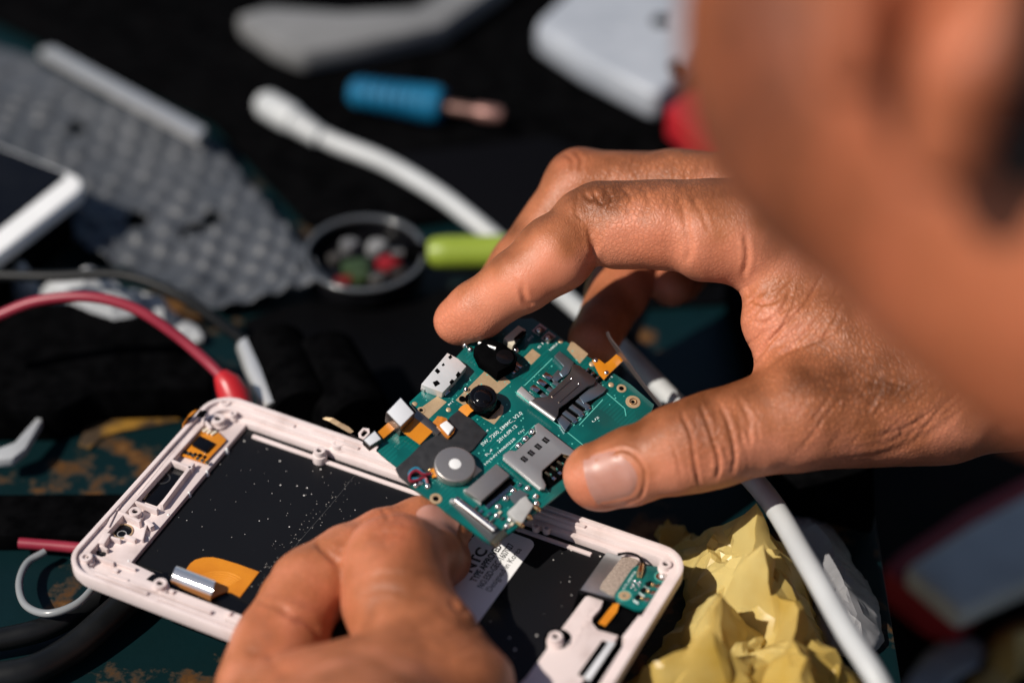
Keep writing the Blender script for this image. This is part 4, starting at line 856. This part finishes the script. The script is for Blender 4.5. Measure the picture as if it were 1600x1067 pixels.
comp('tray_bed', [(846, 738), (878, 710), (904, 716), (900, 730), (856, 764)], .4, BLACKM, bevel=0)
for k in range(4):
    a, b = 884-k*9.5, 714+k*8.5; comp('contact_arm', q_(a, b, 3.5, 10), 1.0, GOLDS, .4, .12); comp('contact_foot', q_(a+10, b+7.5, 4.5, 6), .9, SOLDER, .3, .15); MB().dome(bl(a+4, b+4), .4, .4, .4, 8, 3).build('solder_dot', SILKG, board)
comp('copper_edge', q_(906, 702, 12, 8), .5, GOLD, -.5, .1)
# printed lines and lettering
def line(p, q, wd=.22): MB().bar(bl(*p), bl(*q), wd, 0, .05).build('silk_line', SILKG, board)
for p, q in (((820, 602), (863, 560)), ((805, 612), (832, 634)), ((832, 634), (885, 674)), ((885, 674), (912, 696)), ((905, 664), (942, 624)), ((948, 614), (976, 638)), ((976, 638), (978, 650)), ((797, 702), (836, 664)), ((806, 582), (818, 572)), ((704, 601), (722, 588)), ((784, 538), (800, 552)), ((896, 665), (912, 650)), ((729, 768), (752, 788)), ((842, 752), (858, 770))): line(p, q)
for s, a, b, hh in (('SW_7200_EMMC_V2.0', (755, 697), (817, 646), .95), ('2016.09.12', (780, 692), (809, 666), .85), ('R.4', (761, 713), (771, 703), .7), ('HV94V180B0228', (759, 727), (806, 686), .62), ('CN1', (811, 679), (820, 672), .5), ('X4', (757, 680), (764, 672), .5), ('SW2', (826, 533), (834, 526), .55), ('S1', (842, 545), (850, 537), .6), ('VIBRA', (860, 549), (873, 537), .6), ('U2', (927, 660), (937, 652), .55), ('M1', (702, 634), (709, 628), .55), ('T3', (952, 594), (958, 589), .5)):
    text_part('lettering', s, bl(*a), bl(*b), .02, SILK, board, height=hh, th=.03, bold=.012)
# side key ribbon and its springy strip
comp('key_flex', [(925, 562), (936, 561), (945, 568), (952, 563), (963, 553), (975, 562), (952, 584), (944, 593), (936, 584)], .9, FLEX, .5, .1)
for k in range(6): comp('flex_pin', q_(918+k*3.9, 577+k*3.1, 7, 2.2), .7, SOLDER if k % 2 == 0 else BLACKM, .1, .05)
for a, b in ((930, 566), (947, 585)): MB().dome(bl(a, b), .7, .8, .4, 10, 3).build('solder_joint', SOLDER, board, smooth=True)
ka = spline([b3(947, 519, 1.2), b3(952, 531, 1.4), b3(962, 546, 1.4), b3(976, 566, 1.2), b3(992, 588, .9), b3(1012, 613, .4), b3(1030, 635, 0)], 24)
kb = spline([b3(950, 518, 3.2), b3(955, 529, 3.6), b3(967, 544, 3.6), b3(981, 563, 3.2), b3(996, 585, 2.6), b3(1016, 612, 1.8), b3(1034, 634, 1.2)], 24)
MB().strip(ka, kb, .35).build('key_strip', mat('dull_alloy', (.16, .13, .125), .4, .7), board, smooth=True)

rg = random.Random(17); mb = MB()                                   # plated through-holes all over the board
for k in range(320):
    a, b = rg.uniform(640, 1000), rg.uniform(520, 830); c = bl(a, b)
    pg = [(655, 628), (700, 585), (750, 535), (792, 512), (832, 505), (905, 555), (975, 602), (1005, 632), (995, 660), (895, 745), (843, 785), (772, 840), (655, 757), (632, 735), (694, 680)]; ins = False; j = len(pg)-1
    for i in range(len(pg)):
        if (pg[i][1] > b) != (pg[j][1] > b) and a < (pg[j][0]-pg[i][0])*(b-pg[i][1])/(pg[j][1]-pg[i][1])+pg[i][0]: ins = not ins
        j = i
    if ins and -30 < c[0] < 14 and abs((a-800)*.59+(b-670)*-.81) < 190 and abs((a-640)*.65+(b-757)*.76) < 260: mb.cyl(c, rg.choice((.13, .17, .22)), -.02, .035, 8)
o = mb.build('plated_holes', SILKG, board); o['kind'] = 'stuff'
# ---------------------------------------------------------------- things lying on the bench behind
def world(mb, name, m, label=None, cat=None, group=None, **k):
    o = mb.build(name, m, **k)
    if label: tag(o, label, cat, group)
    return o
def tbp(pts, z=0.): return [tuple(tb(a, b, z)[:2]) for a, b in pts]
def t3(a, b, z): return tuple(tb(a, b, z))
# bubble sheet
BUB = mat('grey_bubble_film', (.050, .055, .063), .45, spec=.35, col2=(.068, .073, .082), nscale=60)
def bubble_sheet():
    c0, c1, c2 = tb(-60, 40, 4), tb(350, 235, 4), tb(520, 465, 4)
    outline = tbp([(-140, 60), (-30, 62), (60, 95), (160, 160), (300, 212), (350, 236), (408, 312), (466, 388), (520, 458), (430, 474), (330, 490), (250, 452), (170, 415), (110, 380), (60, 300), (-140, 260)], 4)
    OP = np.array(outline); x0, y0 = OP.min(0); x1, y1 = OP.max(0); h = .65
    xs = np.arange(x0, x1, h); ys = np.arange(y0, y1, h); X, Y = np.meshgrid(xs, ys, indexing='ij'); ins = np.zeros(X.shape, bool)
    j = len(OP)-1
    for i in range(len(OP)):
        xi, yi = OP[i]; xj, yj = OP[j]
        ins ^= ((yi > Y) != (yj > Y)) & (X < (xj-xi)*(Y-yi)/(yj-yi+1e-12)+xi); j = i
    a = math.radians(-38); p = 8.6
    W_ = np.stack([X.ravel(), Y.ravel(), 0*X.ravel()], 1); wx = ((vnoise(W_, 22, 11)-.5)*9+(vnoise(W_, 9, 13)-.5)*3).reshape(X.shape); wy = ((vnoise(W_, 20, 15)-.5)*9).reshape(X.shape); X0, Y0 = X, Y; X, Y = X+wx, Y+wy
    u = (X*math.cos(a)+Y*math.sin(a))/p; v = (-X*math.sin(a)+Y*math.cos(a))/(p*.866)
    r = np.round(v); uu = u-.5*(r % 2); cu = np.round(uu); du = (uu-cu)*p; dv = (v-r)*p*.866; rr = np.sqrt(du*du+dv*dv)
    hs = np.sin(cu*12.9898+r*78.233)*43758.5453; hs = hs-np.floor(hs)
    hgt = np.where(hs > .12, 1.7*(.75+.5*hs), .3); X, Y = X0, Y0; Z = 3.2+hgt*np.clip(1-(rr/3.2)**2, 0, 1)**.8
    Z += 1.8*np.sin(X*.035+1)*np.sin(Y*.05)+1.0*np.sin(X*.09+Y*.07)+2.2+2.4*(vnoise(np.stack([X.ravel(), Y.ravel(), 0*X.ravel()], 1), 14, 6).reshape(X.shape)-.5)
    # holes torn between some bubbles
    hole = np.zeros(X.shape, bool)
    for a_, b_, rad in ((300, 372, 3.2), (330, 352, 2.8), (215, 350, 3), (120, 205, 3)):
        q = tb(a_, b_, 4); hole |= ((X-q[0])**2+((Y-q[1])/1.4)**2 < rad**2) & (rr > 2.6)
    k = ins & ~hole
    V = np.stack([X, Y, Z], -1).reshape(-1, 3); n1 = len(ys)
    cell = k[:-1, :-1] & k[1:, :-1] & k[1:, 1:] & k[:-1, 1:]; I, J = np.nonzero(cell); b = I*n1+J
    Q = np.stack([b, b+n1, b+n1+1, b+1], 1); used = np.unique(Q); mp = np.full(len(V), -1); mp[used] = np.arange(len(used))
    o = mesh_np('bubble_sheet', V[used]*S, mp[Q], BUB, None)
    md = o.modifiers.new('thickness', 'SOLIDIFY'); md.thickness = .3*S
    tag(o, 'torn grey bubble sheet spread on the bench, upper left', 'bubble wrap')
bubble_sheet()
# metal ruler behind it
world(MB().poly(tbp([(60, 78), (82, 72), (322, 200), (308, 216)], 14), 11, 14), 'steel_bar', STEEL, 'dull steel bar lying along the far edge of the bubble sheet', 'metal bar', bevel=.5)
# tablet at the left edge
tab = empty('tablet', Matrix.Translation(Vector(tb(60, 330, 0))*S)); tag(tab, 'white framed tablet with black screen, only its corner in view at the left edge', 'tablet')
T0 = tb(60, 330, 0)
def tabp(pts, z): return [(a-T0[0], b-T0[1]) for a, b in tbp(pts, z)]
zt = 24
A_, B_, C_ = np.array(tb(0, 396, zt)[:2]), np.array(tb(143, 283, zt)[:2]), np.array(tb(-40, 150, zt)[:2])
e1 = (A_-B_)/np.linalg.norm(A_-B_); e2 = (C_-B_); e2 -= e1*(e2@e1); e2 /= np.linalg.norm(e2)
def tq(x, y): q = B_+e1*x+e2*y-T0[:2]; return (q[0], q[1])
MB().poly([tq(x, y) for x, y in rrect(0, 110, 0, 150, 6.5)], zt-5, zt).build('case', WHITE, tab, bevel=1.2, seg=3)
MB().poly([tq(x, y) for x, y in rrect(1.2, 105, 7.5, 146, 3)], zt-1, zt+.12).build('screen', BLACKG, tab)
MB().poly([tq(x, y) for x, y in rrect(4, 106, 4, 146, 3)], 4, zt-5.2).build('foot_block', BLACKM, tab)
# white charging lead
cab = spline([t3(462, 190, 9), t3(520, 222, 6), t3(600, 254, 6), t3(680, 300, 8), t3(740, 345, 8), t3(800, 395, 6), t3(880, 462, 12), t3(972, 546, 24), t3(1068, 642, 25), t3(1190, 765, 31), t3(1262, 880, 34), t3(1322, 985, 36), t3(1378, 1075, 34), t3(1420, 1180, 20)], 110)
lead = empty('charging_lead', Matrix.Translation(Vector(tb(430, 180, 0))*S)); L0 = tb(430, 180, 0)
tag(lead, 'thick white charging lead running from its plug at the back to the front right', 'cable')
MB().tube([np.array(p)-L0 for p in cab], 2.75, 14).build('lead', CABLEW, lead, smooth=True)
pl_ = [np.array(t3(410, 159, 9))-L0, np.array(t3(416, 163, 9))-L0, np.array(t3(452, 184, 9))-L0, np.array(t3(462, 190, 9))-L0]
MB().tube(pl_, [3.4, 4.6, 4.8, 4.2], 16).build('plug', CABLEW, lead, smooth=True)
sr = [np.array(t3(460+k*4.5, 189+k*2.9, 9-.25*k))-L0 for k in range(10)]
MB().tube(sr, [4.2-.1*k-(.35 if k % 2 else 0) for k in range(10)], 14).build('strain_relief', CABLEW, lead, smooth=True)
# screwdriver with lime handle
p, q = np.array(t3(668, 395, 9)), np.array(t3(810, 393, 9)); d = (q-p)/np.linalg.norm(q-p)
sdv = empty('screwdriver', Matrix.Translation(Vector(p)*S)); tag(sdv, 'lime green tool handle beside the white lead, behind the index finger', 'screwdriver')
LIME = mat('lime_plastic', (.19, .25, .02), .4, col2=(.23, .30, .03), nscale=80)
MB().tube([d*0, d*2, d*6, d*20, d*32, d*40], [3.4, 4.6, 5, 5, 4.6, 3.6], 18).build('handle', LIME, sdv, smooth=True); MB().tube([d*-7, d*.5], 3.0, 14).build('collar', BLACKM, sdv, smooth=True); MB().tube([d*-11, d*-6], 1.4, 10).build('shaft', STEELD, sdv, smooth=True)
# glass dish of parts
dc = tb(572, 436, 0); dish = empty('parts_dish', Matrix.Translation(Vector(dc)*S)); tag(dish, 'round dark dish with pale rim and coloured scraps, right of the bubble sheet', 'dish')
R = 17.5
MB().ring((0, 0), R, R-1.2, 3, 9, 48).cyl((0, 0), R-1, 2, 4, 48).build('bowl', BLACKG, dish, bevel=.3)
MB().ring((0, 0), R+.6, R-.9, 8.9, 10.2, 48).build('rim', mat('smoked_rim', (.16, .165, .17), .2, .6), dish, bevel=.5, seg=3)
for k, (x, y, s_, cm, nm) in enumerate(((7, 1, 4.2, (.5, .02, .03), 'red_scrap'), (-3, -2, 4.5, (.07, .12, .045), 'green_scrap'), (-1, -7, 3.4, (.07, .11, .04), 'green_scrap'), (-6, -8, 3, (.28, .02, .015), 'red_scrap'), (3, 8, 3.4, (.5, .5, .5), 'pale_scrap'), (-5, 8, 3, (.3, .3, .31), 'pale_scrap'), (-9, 3, 2.6, (.12, .11, .1), 'pale_scrap'), (10, -5, 3, (.05, .04, .035), 'dark_scrap'), (4, -8, 2.6, (.14, .13, .12), 'pale_scrap'))):
    aa = k*1.3; MB().poly([(x+s_*math.cos(aa+t), y+s_*.8*math.sin(aa+t*1.05)) for t in (0, 1.3, 2.4, 3.3, 4.6, 5.4)], 4, 6.5+.7*(k % 3)).build(nm, mat(nm+str(k), tuple(c_*.42 for c_ in cm), .4), dish, bevel=.6)
# black spool with a grey band, lying on its side
p, q = np.array(t3(425, 545, 14)), np.array(t3(470, 650, 14))
spool = empty('black_rod', Matrix.Translation(Vector(p)*S)); tag(spool, 'black rod with a silvery stripe lying behind the phone corner', 'rod'); v = q-p
MB().tube([v*0, v*.03, v*.95, v], [8, 9.5, 9.5, 8.5], 24).build('barrel', BLACKM, spool, smooth=True)
sd_ = np.array([-.86, -.28, .42]); MB().tube([v*.02+sd_*7.6, v*.5+sd_*7.9, v*.97+sd_*7.6], [3.2, 3.6, 3.2], 12).build('stripe', STEEL, spool, smooth=True)
p, q = np.array(t3(500, 560, 12)), np.array(t3(560, 665, 12)); v = q-p
o = MB().tube([p, p+v*.05, q-v*.05, q], [8, 10.5, 10.5, 9], 24).build('black_canister', BLACKM, smooth=True); tag(o, 'matte black canister lying between the striped rod and the circuit board', 'canister')
# red test lead
r0 = tb(200, 470, 0); tl = empty('test_lead', Matrix.Translation(Vector(r0)*S)); tag(tl, 'red wire arching over the black tray to a red plug behind the phone corner', 'wire')
pt = spline([t3(-60, 520, 30), t3(0, 492, 34), t3(60, 470, 38), t3(140, 464, 40), t3(210, 482, 38), t3(270, 520, 33), t3(320, 562, 28), t3(350, 592, 25)], 50)
MB().tube([np.array(a)-r0 for a in pt], 1.5, 12).build('wire', REDW, tl, smooth=True)
MB().tube([np.array(t3(345, 586, 26))-r0, np.array(t3(355, 598, 25))-r0, np.array(t3(366, 618, 22))-r0, np.array(t3(372, 640, 20))-r0], [2.2, 3.6, 4.4, 4.2], 16).build('plug', mat('red_plug', (.42, .015, .02), .35), tl, smooth=True)
# black wires
def wire(name, pts, r, m, label, cat='cable', n=50, group=None): return tag(MB().tube(spline([t3(*p) for p in pts], n), r, 10).build(name, m, smooth=True), label, cat, group)
DKW = mat('black_rubber', (.005, .0055, .006), .42, col2=(.009, .0095, .01), nscale=100, spec=.25)
wire('black_cable', [(-20, 430, 22), (80, 432, 24), (190, 430, 26), (280, 462, 24), (350, 510, 18), (410, 560, 12), (440, 620, 8)], 1.6, DKW, 'thin black cable arching behind the red wire')
wire('black_cable', [(-60, 1010, 5), (60, 985, 5), (130, 950, 5), (200, 905, 5), (300, 850, 5)], 3.0, DKW, 'black cable curving under the near left phone corner, upper of two')
wire('black_cable', [(-60, 1062, 5), (40, 1050, 5), (110, 1015, 5), (170, 965, 6), (240, 905, 6), (330, 860, 6)], 3.8, DKW, 'thicker black cable along the bottom left, lower of two')
wire('hair_wire', [(-60, 1068, 2), (20, 1064, 2), (70, 1040, 2), (140, 1000, 2)], .8, REDW, 'thin red strand beside the lower black cable')
wire('red_wire_end', [(30, 848, 4), (80, 852, 4), (125, 856, 4), (180, 860, 4)], 1.5, REDW, 'short stretch of red wire left of the phone corner', 'wire')
CLEAR = mat('grey_sleeve', (.22, .23, .235), .25, spec=.6)
wire('wire_loop', [(70, 862, 5), (42, 880, 5), (30, 912, 6), (40, 945, 8), (75, 958, 10), (120, 943, 11), (150, 912, 11), (165, 885, 10)], 1.0, CLEAR, 'pale grey wire bent in a loop beside the phone corner', 'wire loop', 60)
# black tray, bars, pouch: the dark pile
def slab(name, pts, z0, z1, m, label, cat, bevel=2): return world(MB().poly(tbp(pts, z1), z0, z1), name, m, label, cat, bevel=bevel)
slab('black_tray', [(-120, 470), (190, 470), (330, 560), (330, 605), (150, 610), (90, 640), (-120, 640)], 0, 12, BLACKM, 'low black plastic tray under the red wire', 'tray')
slab('black_bar', [(-120, 770), (210, 768), (200, 835), (-120, 838)], 0, 6, BLACKM, 'flat black bar running left from the phone corner', 'bar')
slab('black_mat', [(-200, -160), (1100, -160), (1120, 210), (860, 300), (780, 330), (640, 350), (480, 350), (330, 190), (-200, -60)], 0, 2.5, BLACKM, 'black rubber mat covering the back of the bench', 'mat')
slab('black_box', [(1130, 430), (1358, 410), (1368, 800), (1220, 760)], 0, 9, BLACKM, 'low black box lid on the right beneath the gripping hand', 'box')
slab('black_sheet', [(380, 500), (470, 470), (640, 470), (760, 430), (900, 420), (1180, 420), (1190, 470), (1010, 480), (960, 620), (820, 660), (560, 660), (420, 640)], 0, 1.2, mat('sheet_black', (.002, .002, .0024), .5, spec=.05, bump=1.2, bscale=70), 'black plastic sheet under the canister and the circuit board', 'plastic sheet', .4)
slab('dark_case', [(600, 240), (860, 210), (1150, 330), (1130, 420), (830, 410)], 2.6, 8, mat('case_black', (.003, .003, .004), .8, spec=.02), 'flat dark case behind the knuckles of the gripping hand', 'case', 3)
# crumpled whitish film behind the red wire
from mathutils.geometry import delaunay_2d_cdt
def crumple(name, outline, base, amp, m, label, cat, seed, facet=9.0, lift=None):
    """thin sheet pressed into sharp folds: random creases joined by flat facets, then finer ones across them"""
    rg = random.Random(seed); OP = [np.array(p) for p in tbp(outline, base*.5)]; n = len(OP)
    B = np.array(spline([(*p, 0) for p in OP+OP[:1]], n*4))[:-1, :2]
    lo, hi = B.min(0), B.max(0); pts = [Vector(b) for b in B]; nb = len(B)
    def inside(q):
        c = False; j = nb-1
        for i in range(nb):
            if (B[i][1] > q[1]) != (B[j][1] > q[1]) and q[0] < (B[j][0]-B[i][0])*(q[1]-B[i][1])/(B[j][1]-B[i][1]+1e-12)+B[i][0]: c = not c
            j = i
        return c
    tries = 0
    while tries < 4000:
        tries += 1; q = np.array([rg.uniform(lo[0], hi[0]), rg.uniform(lo[1], hi[1])])
        if inside(q) and min((Vector(q)-p).length for p in pts) > facet*.62: pts.append(Vector(q))
    vs, es, fs, *_ = delaunay_2d_cdt(pts, [(i, (i+1) % nb) for i in range(nb)], [], 1, 1e-4)
    def dedge(q): return min(np.hypot(*(B-np.array(q)).T))
    V = []
    for v in vs:
        d = min(dedge(v)/(facet*1.6), 1.0); up = rg.choice((-1, 1))*rg.uniform(.25, 1)
        V.append((v[0], v[1], base*(.12+.88*d**.6)*rg.uniform(.85, 1.1)+amp*.5*up*d))
    bm = bmesh.new(); bv = [bm.verts.new(Vector(v)*S) for v in V]
    for f in fs:
        try: bm.faces.new([bv[i] for i in f])
        except ValueError: pass
    bmesh.ops.subdivide_edges(bm, edges=bm.edges[:], cuts=3, use_grid_fill=True)
    for _ in range(0): bmesh.ops.smooth_vert(bm, verts=bm.verts[:], factor=.3, use_axis_x=True, use_axis_y=True, use_axis_z=True)
    P_ = np.array([tuple(v.co) for v in bm.verts])/S
    def ridge(sc, q): a_ = vnoise(P_*np.array([1, 1, .3]), sc, q); return 1-2*np.abs(2*a_-1)
    dz = ridge(facet*.6, seed)*amp*.10+ridge(facet*.25, seed+3)*amp*.06; dx = ridge(facet*.5, seed+7)*amp*.09
    for v, z_, x_ in zip(bm.verts, dz, dx): v.co.z = max(v.co.z+z_*S, .3*S); v.co.x += x_*S
    bmesh.ops.triangulate(bm, faces=bm.faces[:]); bmesh.ops.recalc_face_normals(bm, faces=bm.faces)
    me = bpy.data.meshes.new(name); bm.to_mesh(me); bm.free(); me.polygons.foreach_set('use_smooth', [True]*len(me.polygons))
    me.set_sharp_from_angle(angle=math.radians(18)); me.materials.append(m); o = bpy.data.objects.new(name, me); C.objects.link(o)
    md = o.modifiers.new('thickness', 'SOLIDIFY'); md.thickness = .25*S
    return tag(o, label, cat)
def film(m, amount):
    """let part of the light through a thin sheet"""
    t = m.node_tree; b = t.nodes['Principled BSDF']; out = [n for n in t.nodes if n.type == 'OUTPUT_MATERIAL'][0]
    tr = t.nodes.new('ShaderNodeBsdfTranslucent'); mx = t.nodes.new('ShaderNodeMixShader'); mx.inputs[0].default_value = amount
    src = b.inputs['Base Color'].links[0].from_socket if b.inputs['Base Color'].links else None
    if src: t.links.new(src, tr.inputs[0])
    t.links.new(b.outputs[0], mx.inputs[1]); t.links.new(tr.outputs[0], mx.inputs[2]); t.links.new(mx.outputs[0], out.inputs[0])
FILM = mat('pale_film', (.30, .31, .32), .4, col2=(.42, .43, .44), nscale=40)
crumple('plastic_scrap', [(40, 440), (110, 428), (230, 450), (310, 485), (300, 505), (240, 490), (215, 525), (140, 510), (70, 480)], 20, 6, FILM, 'crumpled pale plastic scrap under the red wire', 'plastic scrap', 3, facet=7)
crumple('small_scrap', [(8, 420), (40, 412), (62, 426), (50, 445), (20, 442)], 20, 4, FILM, 'small pale scrap at the left edge above the red wire', 'plastic scrap', 9, facet=4)
slab('white_clip', [(-10, 702), (22, 690), (60, 648), (66, 655), (40, 700), (20, 716), (-10, 718)], 6, 9, FILM, 'bent grey clip at the left edge below the tray', 'clip', .8)
# back row
slab('white_cover', [(366, 22), (420, 8), (540, 16), (650, 10), (760, -60), (800, -40), (690, 40), (560, 66), (470, 82), (420, 60)], 3, 12, mat('soiled_white', (.22, .22, .22), .5, col2=(.15, .15, .15), nscale=30), 'curved soiled white cover at the far back, upper left', 'cover', 3)
p, q = np.array(t3(548, 143, 9)), np.array(t3(690, 166, 9)); v = q-p
bh = empty('blue_brush', Matrix.Translation(Vector(p)*S)); tag(bh, 'bright blue ribbed tool handle with a short metal shaft at the back', 'tool')
BLUE = mat('blue_plastic', (.003, .07, .15), .5, col2=(.006, .11, .21), spec=.2, nscale=60)
MB().tube([v*0, v*.06, v*.5, v*.9, v*1.0], [3.4, 4.8, 5.2, 6.3, 5.6], 20).build('handle', BLUE, bh, smooth=True)
for k in range(7): MB().tube([v*(.12+k*.115), v*(.15+k*.115)], 5.4+k*.17, 18).build('grip_rib', BLUE, bh, smooth=True)
MB().tube([v, v*1.35], 1.8, 12).build('shaft', mat('copper_shaft', (.20, .11, .09), .4, .6), bh, smooth=True); MB().tube([v*1.35, v*1.42, v*1.6, v*1.66], [1.8, 2.6, 2.6, 2], 14).build('ferrule', mat('copper_ferrule', (.25, .13, .11), .4, .5), bh, smooth=True)
# white box with holes, red block beside it
WB = empty('white_device', Matrix.Translation(Vector(tb(960, 60, 0))*S)); W0 = tb(960, 60, 0); tag(WB, 'white rounded device with dark buttons at the back, next to the head', 'device')
def wbp(pts, z): return [(a-W0[0], b-W0[1]) for a, b in tbp(pts, z)]
MB().poly(wbp([(836, 40), (842, 28), (905, -30), (1020, -140), (1180, -100), (1150, 30), (1075, 110), (1032, 146), (1012, 142), (908, 88)], 14), 2.6, 14).build('case', mat('cool_white', (.28, .30, .335), .4, col2=(.36, .38, .415), nscale=40), WB, bevel=3, seg=3)
for a, b, r in ((1034, 34, 3.4), (1062, 106, 3.6)): c = tb(a, b, 14)-W0; MB().cyl(c, r, 13, 14.6, 20).build('button', BLACKM, WB, bevel=.3)
c = tb(955, 60, 14)-W0; MB().ring(c, 5.5, 4.8, 13.5, 14.15, 30).build('printed_ring', mat('faint_grey', (.4, .42, .46), .5), WB)
slab('red_block', [(1040, 168), (1085, 140), (1140, 130), (1150, 240), (1108, 222)], 2.6, 14, mat('red_plastic', (.34, .012, .018), .45), 'red plastic block tucked between the white device and the head', 'block', 1.5)
# right side
YEL = mat('yellow_film', (.62, .38, .015), .3, col2=(.82, .68, .28), nscale=24, contrast=(.42, .66), spec=.5); film(YEL, .5)
crumple('yellow_bag', [(1018, 800), (1040, 778), (1075, 800), (1120, 806), (1175, 812), (1232, 834), (1262, 880), (1280, 960), (1320, 1010), (1365, 1060), (1340, 1150), (1150, 1190), (1000, 1160), (945, 1090), (1000, 1020), (1068, 905)], 24, 17, YEL, 'crumpled translucent yellow plastic bag in front on the right', 'plastic bag', 21, facet=9)
GREYF = mat('grey_film', (.16, .16, .17), .5, col2=(.24, .24, .25), nscale=40)
crumple('grey_pouch', [(1235, 790), (1290, 800), (1335, 860), (1375, 930), (1380, 985), (1340, 1010), (1285, 985), (1262, 900)], 12, 7, GREYF, 'crumpled grey pouch behind the white lead', 'pouch', 31)
PK = empty('white_packet', Matrix.Translation(Vector(tb(1500, 880, -110))*S)); K0 = tb(1500, 880, -110); tag(PK, 'white packet with a dark red edge, out of focus below the bench edge', 'packet')
def pkp(pts, z): return [(a-K0[0], b-K0[1]) for a, b in tbp(pts, z-110)]
MB().poly(pkp([(1412, 884), (1440, 866), (1520, 814), (1690, 722), (1740, 850), (1545, 936), (1500, 958)], 24), 15, 24).build('sleeve', mat('packet_white', (.72, .68, .62), .8, col2=(.52, .49, .45), nscale=22, spec=.1), PK, bevel=3.5, seg=3)
MB().poly(pkp([(1380, 888), (1410, 862), (1510, 796), (1690, 704), (1700, 740), (1500, 966), (1455, 950)], 14), .5, 14.5).build('red_tray', mat('packet_red', (.30, .01, .015), .6), PK, bevel=1)
def low(pts, z): return [(q_[0], q_[1]) for q_ in (proj_px(tb(a, b, z-110)) for a, b in pts)]
def proj_px(p): x, y, d = project(np.array([[p[0], p[1], 0.0]])); return (x[0], y[0])
def crumple_low(name, pts, base, amp, m, label, cat, seed, facet):
    o = crumple(name, low(pts, base*.5), base, amp, m, label, cat, seed, facet=facet); o.location.z = -110*S; return o
crumple_low('grey_strap', [(1375, 1100), (1425, 1010), (1470, 955), (1525, 945), (1550, 975), (1500, 1010), (1470, 1050), (1440, 1120)], 16, 6, mat('strap_grey', (.50, .48, .47), .45, col2=(.34, .33, .32), nscale=40), 'grey strap in front of the white packet, below the bench edge', 'strap', 41, 14)
crumple_low('gold_wrapper', [(1490, 1075), (1530, 1010), (1560, 950), (1610, 925), (1670, 930), (1660, 990), (1590, 1025), (1540, 1085)], 12, 9, mat('gold_wrap', (.60, .36, .10), .4, .2, col2=(.06, .035, .015), nscale=50, contrast=(.4, .6)), 'brown and gold wrapper in the bottom right corner', 'wrapper', 51, 12)
# worn ochre label on the paint at the left
slab('ochre_leaf', [(108, 650), (130, 622), (170, 630), (215, 632), (262, 645), (282, 655), (240, 664), (190, 672), (160, 682), (140, 700), (122, 694), (132, 672)], 0.1, .9, mat('ochre_paper', (.22, .11, .012), .6, col2=(.035, .02, .008), nscale=110, contrast=(.4, .6)), 'torn ochre paper scrap on the bench left of the phone', 'paper scrap', .2)
